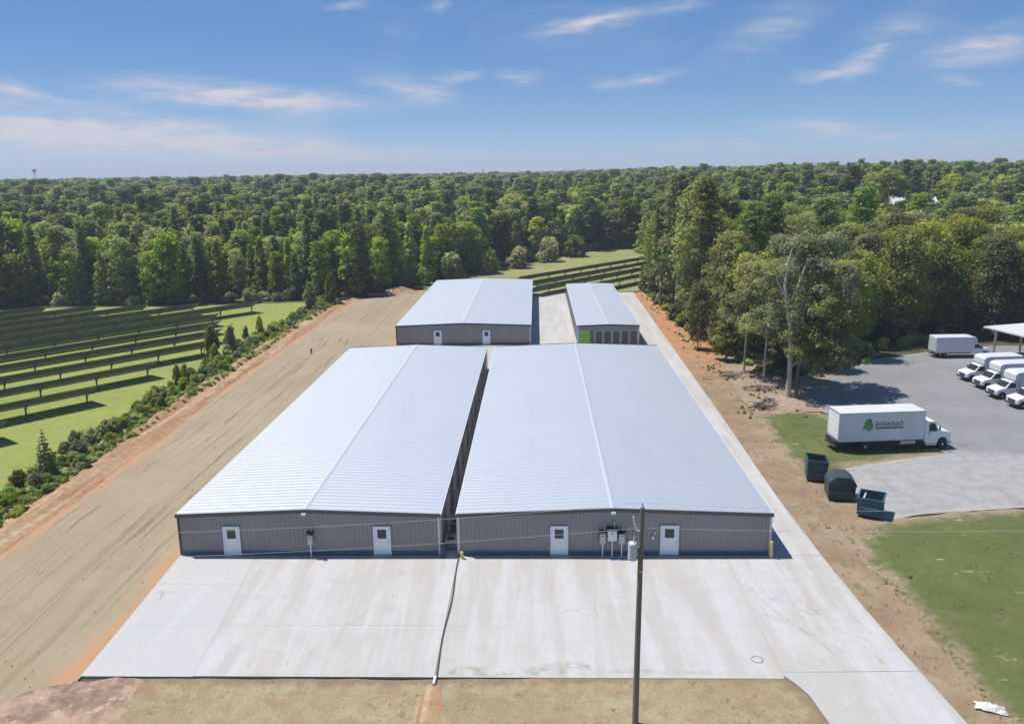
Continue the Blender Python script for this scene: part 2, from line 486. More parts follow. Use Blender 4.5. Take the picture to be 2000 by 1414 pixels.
def wob(a):
    return lambda x, y, d: a * fbm(x, y, .5, 2.2) * min(1, d / 1.0)
sheet('grass_field', [(-160, 20), (-41, 20), (-41, 57), (-42.5, 70), (-44, 92), (-44.5, 118), (-44.5, 158), (-45, 172), (-68, 168), (-110, 166), (-160, 165)], -.10, M_GRASS, 4, 3, .4)
sheet('dirt_track', [(-39.2, 10), (-24.6, 10), (-24.6, 38.6), (-25.2, 53.3), (-25.2, 109), (-21.7, 112), (-21.7, 181), (-22, 190), (-30, 186), (-38.5, 173), (-39.6, 150), (-40, 110), (-39.4, 85), (-39, 60)],
      -.055, M_PAD, 1.2, 1.0, .35, lambda x, y, d: .022 * fbm(x * 2.2, y * .1, .8, 4) * min(1, d) + .02 * fbm(x, y, 1.1, 9) * min(1, d), seed=3)
def bank(x, y, d):
    # two low ridges with a ditch between, running along the track
    w = .8 * fbm(0, y, .05, 5)
    x = x + w
    r1 = .55 * math.exp(-((x + 40.6) / .75) ** 2) + .75 * math.exp(-((x + 42.6) / .9) ** 2) - .25 * math.exp(-((x + 41.6) / .4) ** 2)
    return (r1 * (.75 + .5 * fbm(x, y, .25, 8)) + .12 * fbm(x, y, 1.2, 3)) * min(1, d / .8)
sheet('clay_bank', [(-38.6, 10), (-38.7, 60), (-38.9, 85), (-39.6, 110), (-39.2, 150), (-38.2, 174), (-40.0, 177), (-43.2, 160), (-43.6, 118), (-43.6, 92), (-42.6, 70), (-42.0, 57), (-43, 40), (-44, 10)],
      -.035, M_CLAY, .7, .8, .35, bank, seed=5)
sheet('dirt_ground', [(-22.0, 38.75), (-5.8, 38.75), (12.6, 39.35), (13.2, 38.6), (13.7, 37.5), (13.9, 35.3), (13.6, 30), (12, 20), (11, 8), (-20, 8), (-22, 30)], -.028, M_FRONT, 1.0, .8, .10, wob(.03), seed=8)
sheet('mud_ground', [(-26.5, 38.2), (-24.9, 38.6), (-21.3, 38.6), (-20.6, 37), (-21.2, 33), (-23, 26), (-29, 26), (-29, 33), (-28.2, 35.5)], -.03, M_MUD, .5, .5, .35, wob(.12), seed=12)
# strip of bare soil between driveway and lawn, lot, woods
sheet('bare_soil', [(20.4, 8), (20.5, 35), (19.5, 50), (19.4, 65), (19.9, 89), (20.4, 130), (21.0, 178), (19, 188), (23, 186), (24.6, 162), (24.4, 140), (27, 122), (29, 112), (30, 96), (28, 86), (25.5, 75), (25.2, 66), (27.4, 59.3), (28.5, 52), (27, 40), (26, 30), (26, 8)],
      -.09, M_SIDE, 1.2, 1.0, .3, lambda x, y, d: .12 * fbm(x, y, .45, 6) * min(1, d), seed=15)
sheet('lawn', [(23.2, 56.3), (25.0, 58.2), (26.9, 59.4), (30, 60.3), (38.1, 61.6), (60, 64.5), (90, 68), (90, 8), (22.6, 8), (22.6, 36), (22.2, 41), (22.5, 48), (22.3, 53)], .0, M_LAWN, 1.2, .9, .5, lambda x, y, d: .08 * fbm(x, y, .5, 2.2) * min(1, d) - .085 * max(0, 1 - d / .9), seed=18)
sheet('parking_lot', [(25.2, 60.4), (26.9, 59.6), (30, 60.4), (38.1, 61.7), (60, 64.7), (92, 68.4), (92, 122), (64, 122), (54, 117), (46, 113.5), (41.5, 108), (35, 101), (31.5, 96), (31.2, 91.5), (31.4, 88.5), (33, 84), (37.5, 80), (38.6, 76.2), (37.7, 74.5), (29.6, 71.7), (27.2, 70.4), (26, 66)], -.045, M_ASPH, 1.6, 1.0, .25, lambda x, y, d: -.04 * max(0, 1 - d / .8), seed=21)
sheet('grass_strip', [(23.0, 66.5), (23.0, 80), (23.8, 87), (27, 88.2), (31.0, 88.2), (32.5, 84), (37.8, 80), (39.2, 76.6), (37.9, 74.2), (29.8, 71.4), (27.3, 70.1), (25.2, 66.3)], -.015, M_LAWN, .9, .8, .35, lambda x, y, d: .05 * fbm(x, y, .5, 2.2) * min(1, d) - .07 * max(0, 1 - d / .8), seed=24)
sheet('brush_ground', [(23.6, 86.5), (27, 87.6), (31.6, 88.2), (31.8, 92), (33, 97.5), (38, 104), (45, 113), (50, 117), (44, 125), (28, 125), (26.6, 117), (25.2, 108), (24.0, 98)], -.03, M_MULCH, 1.0, .9, .4, lambda x, y, d: .14 * fbm(x, y, .6, 6) * min(1, d), seed=27)
sheet('meadow', [(-24, 186), (-1.5, 181.5), (22, 181), (26, 200), (34, 240), (31, 268), (26, 272), (8, 253), (-12, 222), (-24, 202), (-30, 193)], .0, M_MEADOW, 5, 3, .8, lambda x, y, d: terrain(x, y) + .26, seed=30)

# ------------------------------------------------------------------ concrete
def slab_set(root_name, polys, material_fn, base_poly):
    root = MB().prism(base_poly, 'z', -.25, -.022).build(root_name, M_JOINT)
    tag(root, kind='structure')
    for poly in polys:
        cx = sum(p[0] for p in poly) / len(poly); cy = sum(p[1] for p in poly) / len(poly)
        g = .005
        pp = [(p[0] + (g if p[0] < cx else -g), p[1] + (g if p[1] < cy else -g)) for p in poly]
        zt = random.uniform(-.003, .003)
        MB().prism(pp, 'z', -.16, zt).build('slab', material_fn(cx, cy), root)
    return root
def xr(y):   # right edge of the driveway
    tab = [(0, 23.5), (35.3, 20.6), (42, 20.05), (50, 19.6), (65, 19.5), (89, 20), (130, 20.5), (177, 21.1), (190, 21.3)]
    for (a, b), (c, d) in zip(tab, tab[1:]):
        if a <= y <= c: return b + (d - b) * (y - a) / (c - a)
    return 21
apron = []
ysplit = [38.9, 43.85, 49.1, 53.28]
def xl(y): return -24.8 - (y - 38.9) * .045
for a, b in zip(ysplit, ysplit[1:]):
    apron.append([(xl(a), a), (-18.65 - (a - 38.9) * .09, a), (-18.65 - (b - 38.9) * .09, b), (xl(b), b)])
yy = [38.95, 44.1, 53.28]
for (x0, x1) in ((None, -5.64), (-5.58, 12.9)):
    for a, b in zip(yy, yy[1:]):
        l = lambda y: (-18.65 - (y - 38.9) * .09) if x0 is None else x0
        apron.append([(l(a), a), (x1, a), (x1, b), (l(b), b)])
apron.append([(12.9, 39.5), (16.2, 39.6), (16.2, 46), (12.9, 46)])
apron.append([(12.9, 46), (16.2, 46), (16.2, 53.28), (12.9, 53.28)])
apron.append([(16.2, 39.6), (xr(39.6), 39.7), (xr(46), 46), (16.2, 46)])
apron.append([(16.2, 46), (xr(46), 46), (xr(53.28), 53.28), (16.2, 53.28)])
ap = slab_set('concrete_apron', apron, lambda x, y: M_CONC2 if x < -18.9 else M_CONC,
              [(-24.7, 39.0), (12.8, 39.05), (12.8, 39.6), (20.1, 39.75), (xr(46) - .1, 46), (19.45, 53.2), (-25.3, 53.2)])
# driveway: front fan, then slabs along the right-hand building to the rear yard
dv = []
dv.append([(12.75, 39.5), (13.3, 38.6), (13.75, 37.5), (14.0, 35.3), (14.0, 31), (xr(31), 31), (xr(35.3), 35.3), (xr(39.7), 39.68), (16.2, 39.58)])
dv.append([(14.0, 31), (13.2, 22), (xr(22), 22), (xr(31), 31)])
dv.append([(13.2, 22), (12.0, 10), (xr(10), 10), (xr(22), 22)])
ys_ = [53.3 + 5.1 * i for i in range(0, 26)]
for a, b in zip(ys_, ys_[1:]):
    if b > 181.5: break
    dv.append([(16.06 if a < 109 else 15.6, a), (xr(a), a), (xr(b), b), (16.06 if a < 109 else 15.6, b)])
dr = slab_set('driveway', dv, lambda x, y: M_CONC, [(12.2, 10), (13.3, 22), (14.1, 31), (14.1, 35.3), (13.9, 37.5), (13.4, 38.7), (12.9, 39.45), (16.0, 39.5), (20.0, 39.6), (20.5, 35.3), (21.0, 31), (21.6, 22), (22.5, 10)])
MB().prism([(16.0, 53.3), (19.4, 53.3), (19.4, 65), (19.9, 89), (20.4, 130), (21, 180), (15.6, 180), (15.6, 109.4), (16.0, 109.3)], 'z', -.25, -.022).build('slab_bed', M_JOINT, dr)
yard = []
for a, b in zip([109.4, 117.4, 125.4], [117.4, 125.4]):
    for x0, x1 in ((-21.5, -14.5), (-14.5, -7.7), (-7.7, -1), (-1, 6.2), (6.2, 15.55)):
        yard.append([(x0, a), (x1, a), (x1, b), (x0, b)])
yl = [125.6 + 7 * i for i in range(9)]
for a, b in zip(yl, yl[1:]):
    yard.append([(-1.0, a), (2.6, a), (2.6, b), (-1.0, b)]); yard.append([(2.6, a), (6.2, a), (6.2, b), (2.6, b)])
slab_set('rear_yard', yard, lambda x, y: M_CONC, [(-21.4, 109.45), (15.5, 109.45), (15.5, 125.4), (6.15, 125.4), (6.15, 181.5), (-.95, 181.5), (-.95, 125.4), (-21.4, 125.4)])
# strip between the two front buildings
MB().box(-6.9, -5.66, 53.32, 109.3, -.2, -.01).build('gap_floor', M_CONC, ap)

# ------------------------------------------------------------------ building materials
def m_wall(t, bs):
    p = t.pos()
    a = t.noise(p, .5, 5); b = t.noise(t.scale(p, (3, 3, .35)), 1.2, 4)
    c = t.mix(t.ramp(a, .3, .7), (.262, .243, .236), (.288, .268, .26))
    c = t.mix(t.ramp(b, .5, .75, 0, .3), c, (.26, .245, .24))
    setc(t, bs, c)
def m_roof(t, bs):
    p = t.pos()
    xyz = t.n('ShaderNodeSeparateXYZ', {0: p})
    row = t.math('FLOOR', t.math('DIVIDE', xyz.outputs[1], .61))
    rn = t.n('ShaderNodeTexWhiteNoise', {'W': row}, noise_dimensions='1D').outputs[0]
    a = t.noise(p, .10, 5); b = t.noise(t.scale(p, (.12, 1.4, 1)), 1, 5, .6)
    c = t.mix(rn, (.63, .655, .688), (.638, .663, .696))
    c = t.mix(t.ramp(a, .3, .7, 0, .35), c, (.595, .625, .672))
    c = t.mix(t.ramp(b, .55, .75, 0, .12), c, (.685, .705, .735))
    c = t.mix(t.ramp(t.noise(t.scale(p, (.5, .12, 1)), .8, 6, .65), .52, .72, 0, .35), c, (.56, .585, .625))
    setc(t, bs, c)
M_WALL = mat('siding_taupe', m_wall, Roughness=.5)
M_ROOF = mat('roof_metal', m_roof, Roughness=.5, Metallic=.68)
M_RIDGE = mat('ridge_metal', Base_Color=(.68, .70, .735), Roughness=.5, Metallic=.65)
M_TRIM = mat('dark_trim', Base_Color=(.085, .08, .085), Roughness=.5)
M_BASE = mat('base_trim', Base_Color=(.10, .105, .13), Roughness=.7)
M_WHITE = mat('white_paint', Base_Color=(.78, .79, .80), Roughness=.4)
M_CREAM = mat('gutter_white', Base_Color=(.62, .61, .60), Roughness=.45)
M_GLASS = mat('dark_glass', Base_Color=(.03, .035, .04), Roughness=.08)
M_STEEL = mat('galvanised', Base_Color=(.55, .56, .58), Roughness=.4, Metallic=.6)
M_GREYBOX = mat('grey_box', Base_Color=(.50, .51, .53), Roughness=.5)
M_BLACK = mat('black_plastic', Base_Color=(.02, .02, .022), Roughness=.6)
M_LIME = mat('lime_door', Base_Color=(.20, .46, .05), Roughness=.45)
M_CHAR = mat('charcoal_door', Base_Color=(.07, .075, .085), Roughness=.5)
M_YEL = mat('bollard_yellow', Base_Color=(.62, .52, .16), Roughness=.5)

def building(label, x0, xrg, x1, y0, y1, h, rg, doors=(), lamps=True, front_extra=None):
    root = thing('metal_building', label, 'building', ((x0 + x1) / 2, y0, 0))
    def gable(x):
        return h + (rg - h) * ((x - x0) / (xrg - x0) if x < xrg else (x1 - x) / (x1 - xrg))
    def corr(a, b, fixed, axis, sgn, ztop, openings=()):
        # ribbed sheet wall
        prof = []
        t = a; P_ = .305
        while t < b - .01:
            for dt, dd in ((0, 0), (.20, 0), (.225, .032), (.28, .032)):
                if t + dt < b: prof.append((t + dt, dd))
            t += P_
        prof.append((b, 0))
        mb = MB(); vs = []; fs = []
        for (t, dd) in prof:
            o = fixed + sgn * dd
            for z in (0.0, ztop(t)):
                vs.append((t, o, z) if axis == 'x' else (o, t, z))
        for i in range(len(prof) - 1):
            fs.append((2 * i, 2 * i + 2, 2 * i + 3, 2 * i + 1))
        mb.add(vs, fs); return mb
    corr(x0, x1, y0, 'x', -1, lambda x: gable(x) - .02).build('front_wall', M_WALL, root, True)
    corr(x0, x1, y1, 'x', 1, lambda x: gable(x) - .02).build('rear_wall', M_WALL, root, True)
    corr(y0, y1, x0, 'y', -1, lambda y: h - .03).build('side_wall', M_WALL, root, True)
    corr(y0, y1, x1, 'y', 1, lambda y: h - .03).build('side_wall', M_WALL, root, True)
    # roof slopes with standing seams running ridge to eave
    for (xa, xb) in ((x0 - .10, xrg), (x1 + .10, xrg)):
        za = h + .02; zb = rg + .02
        prof = []; t = y0 - .10
        while t < y1 + .10:
            for dt, dz in ((0, 0), (.580, 0), (.588, .004), (.603, .004)):
                if t + dt < y1 + .1: prof.append((t + dt, dz))
            t += .61
        prof.append((y1 + .1, 0))
        vs = []; fs = []
        for (t, dz) in prof:
            vs.append((xa, t, za + dz)); vs.append((xb, t, zb + dz))
        for i in range(len(prof) - 1): fs.append((2 * i, 2 * i + 1, 2 * i + 3, 2 * i + 2))
        MB().add(vs, fs).build('roof_slope', M_ROOF, root, True)
    # ridge cap
    MB().prism([(xrg - .17, rg + .040), (xrg, rg + .065), (xrg + .17, rg + .040), (xrg + .17, rg + .02), (xrg - .17, rg + .02)], 'y', y0 - .12, y1 + .12).build('ridge_cap', M_RIDGE, root, True)
    # rake trim boards
    for yy_, s in ((y0, -1), (y1, 1)):
        for (xa, xb) in ((x0 - .12, xrg), (xrg, x1 + .12)):
            za = h if xa < x0 else rg; zb = rg if xa < x0 else h
            ya, yb = sorted((yy_ + s * .04, yy_ + s * .16))
            MB().prism([(xa, za - .17), (xb, zb - .17), (xb, zb + .075), (xa, za + .075)], 'y', ya, yb).build('rake_trim', M_TRIM, root, True)
    # gutters, corner trims, base
    for xg, s in ((x0, -1), (x1, 1)):
        a, b = sorted((xg + s * .05, xg + s * .17))
        MB().box(a, b, y0 + .02, y1 - .02, h - .15, h + .005).build('gutter', M_CREAM, root, True)
        for yd in [y0 + .25] + [y0 + (y1 - y0) * k / 6 for k in range(1, 7)]:
            a, b = sorted((xg + s * .05, xg + s * .13))
            MB().box(a, b, yd - .05, yd + .05, .05, h - .15).build('downspout', M_CREAM, root, True)
        a, b = sorted((xg - s * .10, xg + s * .045))
        MB().box(a, b, y0 - .055, y0 + .06, 0, h - .17).build('corner_trim', M_CREAM if s > 0 or x0 > -10 else M_TRIM, root, True)
    MB().box(x0 + .11, x1 - .11, y0 - .06, y0 - .034, 0, .30).build('base_trim', M_BASE, root, True)
    for (dx0, dx1, dh) in doors:
        d = MB().box(dx0 + .09, dx1 - .09, y0 - .085, y0 - .036, .05, dh - .08).build('door', M_WHITE, root, True, .008)
        f = MB()
        f.box(dx0, dx0 + .09, y0 - .12, y0 - .035, .02, dh); f.box(dx1 - .09, dx1, y0 - .12, y0 - .035, .02, dh); f.box(dx0, dx1, y0 - .121, y0 - .035, dh - .08, dh + .004)
        f.build('door_frame', M_WHITE, d, True)
        w_ = (dx1 - dx0) * .5; xc = (dx0 + dx1) / 2
        MB().box(xc - w_ / 2, xc + w_ / 2, y0 - .092, y0 - .08, dh - .92, dh - .24).build('pane', M_GLASS, d, True)
        MB().box(dx1 - .22, dx1 - .14, y0 - .135, y0 - .08, .98, 1.06).build('handle', M_STEEL, d, True)
        MB().box(dx0 - .05, dx1 + .05, y0 - .34, y0 - .125, 0, .05).build('threshold', M_CONC, d, True)
    if lamps:
        q = MB().box(xrg - .16, xrg + .16, y0 - .34, y0 - .165, rg - .34, rg - .16).build('floodlight', M_CREAM, root, True, .02)
        MB().box(xrg - .13, xrg + .13, y0 - .30, y0 - .19, rg - .37, rg - .342).build('lens', M_GLASS, q, True)
    return root
Y0, Y1, EH = 53.34, 109.34, 3.05
b1 = building('long grey metal storage building with bright silver roof beside the dirt track', -25.39, -16.35, -6.95, Y0, Y1, EH, 3.40, [(-22.25, -21.03, 2.2), (-11.6, -10.36, 2.2)])
b2 = building('widest grey metal storage building with silver roof beside the concrete driveway', -5.62, 5.15, 16.02, Y0, Y1, EH, 3.45, [(.80, 2.04, 2.2), (8.42, 9.70, 2.24)])
b3 = building('grey metal building with two white doors standing behind the narrower front building', -21.92, -11.5, -1.08, 125.52, 180.7, EH, 3.42, [(-16.08, -14.85, 2.3), (-8.5, -7.3, 2.3)], False)
b4 = building('narrow rear building with a lime green door and dark roll-up doors', 6.25, 10.9, 15.52, 124.47, 172.6, EH, 3.22, [], False)
# rear narrow building: lime panel door and five dark roll-up bays
ya = 124.47
def rollup(x0, x1, material, root, y):
    d = MB()
    n = 9
    for k in range(n):
        z0 = .04 + k * 2.2 / n
        d.box(x0, x1, y - .075 - (.012 if k % 2 else 0), y - .036, z0, z0 + 2.2 / n)
    o = d.build('roll_up_door', material, root, True)
    f = MB(); f.box(x0 - .07, x0, y - .11, y - .035, 0, 2.34); f.box(x1, x1 + .07, y - .11, y - .035, 0, 2.34); f.box(x0 - .07, x1 + .07, y - .112, y - .035, 2.25, 2.36)
    f.build('door_frame', M_GREYBOX, o, True)
rollup(6.55, 7.95, M_LIME, b4, ya)
MB().box(8.03, 8.62, ya - .07, ya - .036, .03, 2.3).build('green_panel', mat('dark_green_panel', Base_Color=(.06, .17, .035), Roughness=.5), b4, True)
for k in range(5): rollup(8.95 + k * 1.32, 9.95 + k * 1.32, M_CHAR, b4, ya)
# side roll-up doors along the gap side of the narrower building and driveway side doors
for k in range(10):
    y = 57.5 + k * 5.2
    d = MB()
    for j in range(8): d.box(-6.915, -6.875 - (.012 if j % 2 else 0), y, y + 2.6, .04 + j * .28, .32 + j * .28)
    d.build('roll_up_door', M_GREYBOX, b1, True)

# wall-mounted lamp right of the electric meters
o = MB().box(7.80, 7.99, Y0 - .22, Y0 - .036, 1.28, 1.50).build('wall_lamp', M_STEEL, b2, True, .02)
MB().tube([(7.93, Y0 - .13, 1.50), (8.00, Y0 - .15, 1.66), (8.07, Y0 - .15, 1.78)], .035, 8).build('conduit', M_WHITE, o, True)

# ------------------------------------------------------------------ electric meters and posts at the front wall
def meter(x, zt, w, label, hood=True, grp=None):
    r_ = thing('electric_meter', label, 'meter', (x, Y0 - .30, 0), 0, grp)
    MB().tube([(0, 0, 0), (0, 0, zt - .75)], .045, 10).build('post', M_WHITE, r_)
    b = MB().box(-w / 2, w / 2, -.10, .10, zt - .78, zt).build('box', M_WHITE if w > .5 else M_GREYBOX, r_, bevel=.015)
    MB().lathe([(.085, -.10), (.085, -.16), (.06, -.18)], (0, 0, zt - .28), 'y', 14).build('dial', M_STEEL, b)
    if hood:
        MB().prism([(-.24, zt + .02), (.20, zt + .02), (.20, zt + .16), (-.20, zt + .08)], 'x', -w / 2 - .06, w / 2 + .06).build('hood', M_BLACK, r_)
    MB().tube([(w / 4, .05, zt), (w / 4, .15, zt + .55)], .025, 8).build('conduit', M_STEEL, r_)
    return r_
meter(4.42, 1.78, .40, 'slim grey electric meter nearest the left door of the wide building', grp='electric meters on posts')
meter(5.08, 2.00, .62, 'largest white meter cabinet, middle of the three on posts', grp='electric meters on posts')
meter(5.74, 1.78, .40, 'slim grey electric meter nearest the utility pole', grp='electric meters on posts')
meter(-16.0, 1.70, .34, 'single white electric meter between the doors of the narrower front building', grp=None)

def bollard(x, y, label, hgt=1.25, m_=M_YEL):
    r_ = thing('bollard', label, 'bollard', (x, y, 0))
    MB().lathe([(.11, 0), (.11, hgt - .06), (.085, hgt - .02), (.03, hgt)], n=14).build('post', m_, r_, smooth=False)
    MB().lathe([(.20, 0), (.20, .02), (.12, .05)], n=14).build('footing', M_CONC, r_)
bollard(16.0, 52.9, 'yellow bollard at the driveway corner of the wide front building')
bollard(-5.35, 52.75, 'pale yellow bollard by the gap between the front buildings', .55)
# small dark drain stub on the apron edge in front of the meter
d_ = thing('valve_box', 'small dark valve cover on the apron before the narrower front building', 'valve cover', (-14.9, 52.55, 0))
MB().lathe([(.16, 0), (.16, .06), (.12, .085)], n=14).build('lid', M_BLACK, d_)
MB().lathe([(.19, 0), (.19, .04)], n=14).build('collar', M_STEEL, d_)

# condensers standing in the gap between the front buildings
def condenser(x, y, z, label, s=1.0):
    r_ = thing('air_conditioner', label, 'air conditioner', (x, y, z), 0, 'air conditioners in the gap')
    MB().box(-.40, .40, -.32, .32, .06, .85 * s).build('cabinet', mat('hvac_grey', Base_Color=(.36, .36, .37), Roughness=.5), r_, bevel=.02)
    MB().box(-.43, .43, -.35, .35, 0, .06).build('pad', M_CONC, r_)
    for k in range(6):
        MB().box(-.36, .36, -.335, -.322, .14 + k * .105 * s, .19 + k * .105 * s).build('louvre', M_BLACK, r_)
    f = MB().lathe([(.28, 0), (.28, .03), (.25, .03)], (0, 0, .85 * s), n=18).build('fan_guard', M_BLACK, r_)
condenser(-6.25, 54.2, 0, 'grey air conditioner nearest the front of the gap between buildings')
condenser(-6.2, 57.2, 0, 'grey air conditioner second from the front of the gap')
condenser(-6.15, 61.0, 0, 'grey air conditioner third from the front of the gap')
condenser(-6.1, 66.0, 0, 'grey air conditioner fourth and deepest in the gap')
tk = thing('gas_bottle', 'dark cylinder standing at the front corner of the gap', 'cylinder', (-6.72, 53.05, 0))
MB().lathe([(.13, 0), (.15, .05), (.15, .75), (.11, .88), (.05, .93)], n=16).build('body', M_CHAR, tk, smooth=True)
MB().lathe([(.04, .93), (.04, 1.02)], n=10).build('valve', M_STEEL, tk)

# drain hose across the apron from the gap, white outlet elbow at the apron edge
hz = thing('drain_hose', 'thin dark drain hose lying across the apron from gap to dirt', 'hose', (-5.65, 38.4, 0))
pts = [(-5.55 + .06 * math.sin(y * .7), y, .055) for y in np.linspace(53.6, 38.7, 24)]
MB().tube(pts, .046, 8).build('hose', mat('hose', Base_Color=(.11, .085, .06), Roughness=.6), hz, True)
MB().tube([(-5.55, 38.9, .06), (-5.56, 38.5, .10), (-5.56, 38.25, .05)], .085, 10).build('elbow', M_CREAM, hz, True)
rv = sheet('erosion_gully', [(-5.9, 38.3), (-5.2, 38.3), (-5.0, 36.5), (-5.2, 33), (-4.6, 28), (-6.0, 28), (-5.9, 33), (-6.2, 36.5)], -.012, M_CLAY, .3, .3, .16, seed=33)

# manhole ring
mh = thing('manhole_cover', 'small round metal cover set in the concrete near the dirt corner', 'manhole cover', (11.9, 40.7, 0))
MB().lathe([(.36, 0), (.36, .02), (.27, .02), (.27, .0)], n=24).build('ring', M_STEEL, mh)
MB().lathe([(.26, .004), (.25, .012)], n=24).build('lid', M_CONC, mh)
# white debris
rng = random.Random(4)
db = thing('crumpled_sheet', 'crumpled white sheet lying on bare soil beside the driveway', 'sheet', (22.3, 36.6, -.02), R(-25))
vs = []; fs = []; nx, ny = 15, 9
for j in range(ny):
    for i in range(nx):
        u = i / (nx - 1) * 2 - 1; v = j / (ny - 1) * 2 - 1
        rr_ = 1 + .25 * fbm(u * 2, v * 2, 1, 3)
        vs.append((u * .95 * rr_, v * .42 * rr_, .02 + max(0, .30 * (1 - u * u) * (1 - v * v) + .16 * fbm(u * 3, v * 3, 1.3, 9))))
for j in range(ny - 1):
    for i in range(nx - 1): fs.append((j * nx + i, j * nx + i + 1, (j + 1) * nx + i + 1, (j + 1) * nx + i))
M_SHEET = mat('old_sheet', Base_Color=(.60, .60, .57), Roughness=.8)
db.scale = (.7, .75, .8)
MB().add(vs, fs).build('fabric', M_SHEET, db)
MB().add([(x * .35 + .75, y * .5 - .25, z * .6) for x, y, z in vs], fs).build('loose_corner', M_SHEET, db)

# tyre scuffs on the concrete (thin rubber film)
def m_scuff(t, bs):
    p = t.pos()
    a = t.noise(p, .8, 5, .65); b = t.noise(p, 5, 4, .7)
    e = t.attr('edge')
    al = t.math('MULTIPLY', t.ramp(a, .40, .68, 0, .20), t.ramp(e, 0, .10))
    al = t.math('MULTIPLY', al, t.ramp(b, .2, .7, .5, 1))
    t.nt.links.new(al, bs.inputs['Alpha'])
M_SCUFF = mat('tyre_scuff', m_scuff, Base_Color=(.20, .20, .19), Roughness=.85)
def scuff(cx, cy, r_, a0, a1, w):
    k = 26; outer = []; inner = []
    for i in range(k + 1):
        a = R(a0 + (a1 - a0) * i / k)
        outer.append((cx + (r_ + w) * math.cos(a), cy + (r_ + w) * math.sin(a))); inner.append((cx + r_ * math.cos(a), cy + r_ * math.sin(a)))
    sheet('tyre_mark', outer + inner[::-1], .0045, M_SCUFF, w * .5, w * .8, 0, parent=ap)
for (cx, cy, r_, a0, a1, w) in [(27, 50.5, 13.4, 183, 222, .28), (27.3, 50.2, 11.4, 186, 228, .28), (28.5, 52, 14.6, 190, 222, .22), (6.5, 38, 12.2, 8, 52, .26), (6.5, 38, 10.2, 12, 56, .26), (5.5, 40, 14, 2, 36, .22)]:
    scuff(cx, cy, r_, a0, a1, w)

# ------------------------------------------------------------------ utility pole and wires
def m_pole(t, bs):
    p = t.pos()
    a = t.noise(t.scale(p, (14, 14, .7)), 1.5, 5, .65)
    c = t.mix(t.ramp(a, .3, .7), (.15, .122, .09), (.24, .205, .16))
    setc(t, bs, c, a, .4, .02)
M_POLE = mat('pole_wood', m_pole, Roughness=.9)
up = thing('utility_pole', 'brown wooden utility pole with grey transformer in front of the wide building', 'utility pole', (4.62, 35.3, -.06))
MB().tube([(0, 0, 0), (.03, 0, 4), (.07, 0, 8), (.12, 0, 11.25)], [.155, .14, .125, .105], 14).build('pole', M_POLE, up)
MB().tube([(.12, 0, 11.2), (.12, 0, 11.5)], [.05, .03], 8).build('top_insulator', M_GREYBOX, up)
tr = MB().lathe([(.12, -.02), (.20, 0), (.215, .05), (.215, .78), (.19, .84), (.10, .87)], (-.30, -.06, 8.72), n=18).build('transformer', mat('transformer_grey', Base_Color=(.56, .57, .62), Roughness=.4), up)
MB().tube([(-.25, -.06, 9.57), (-.22, -.06, 9.85)], [.05, .035], 8).build('bushing', M_GREYBOX, tr)
MB().box(-.12, .10, -.05, .05, 8.95, 9.03).box(-.12, .10, -.05, .05, 9.28, 9.36).build('bracket', M_STEEL, up)
MB().tube([(.10, 0, 10.1), (-.10, -.05, 10.15), (-.22, -.06, 10.45), (-.30, -.06, 10.85)], [.035, .05, .045, .035], 8).build('cutout_arm', M_WHITE, up)
MB().lathe([(.13, 8.1), (.13, 8.16)], (.08, 0, 0), n=14).build('band', M_STEEL, up)
M_WIRE = mat('wire_grey', Base_Color=(.50, .50, .52), Roughness=.5)
def wire(label, a, b, sag, r_=.007):
    a = Vector(a); b = Vector(b); o = a.copy()
    pts = []
    for i in range(41):
        t = i / 40; p = a.lerp(b, t); p.z -= sag * 4 * t * (1 - t); pts.append(p - o)
    w_ = MB().tube(pts, r_, 6).build('overhead_wire', M_WIRE); w_.location = o
    tag(w_, label, 'wire')
wire('upper overhead wire running left from the utility pole top', (4.74, 35.3, 11.42), (-42, 33.0, 11.3), .9)
wire('lower overhead wire running left from the utility pole', (4.70, 35.3, 10.2), (-42, 33.0, 9.7), .7)
wire('upper overhead wire running right from the utility pole top', (4.74, 35.3, 11.42), (50, 37.2, 11.6), .9)
wire('lower overhead wire running right from the utility pole', (4.70, 35.3, 10.2), (50, 37.2, 10.6), .7)

# ------------------------------------------------------------------ vehicles
M_VAN = mat('vehicle_white', Base_Color=(.74, .75, .77), Roughness=.3)
M_BOXW = mat('cargo_white', lambda t, bs: setc(t, bs, t.mix(t.ramp(t.noise(t.scale(t.pos(), (1, 1, .3)), 1.1, 5), .4, .75, 0, .5), (.60, .61, .645), (.52, .53, .56))), Roughness=.45)
M_TYRE = mat('tyre_rubber', Base_Color=(.018, .018, .018), Roughness=.85)
M_RIM = mat('wheel_rim', Base_Color=(.66, .66, .67), Roughness=.35, Metallic=.3)
M_CHASSIS = mat('chassis_black', Base_Color=(.02, .02, .022), Roughness=.7)
M_LAMP = mat('lamp_glass', Base_Color=(.55, .56, .58), Roughness=.15)
M_RED = mat('tail_red', Base_Color=(.35, .02, .015), Roughness=.3)
M_BUMP = mat('bumper_dark', Base_Color=(.05, .05, .055), Roughness=.5)
M_LEAFLOGO = mat('logo_green', Base_Color=(.075, .26, .07), Roughness=.5)
M_TEXT1 = mat('logo_slate', Base_Color=(.11, .14, .19), Roughness=.5)
M_TEXT2 = mat('logo_navy', Base_Color=(.02, .035, .08), Roughness=.5)

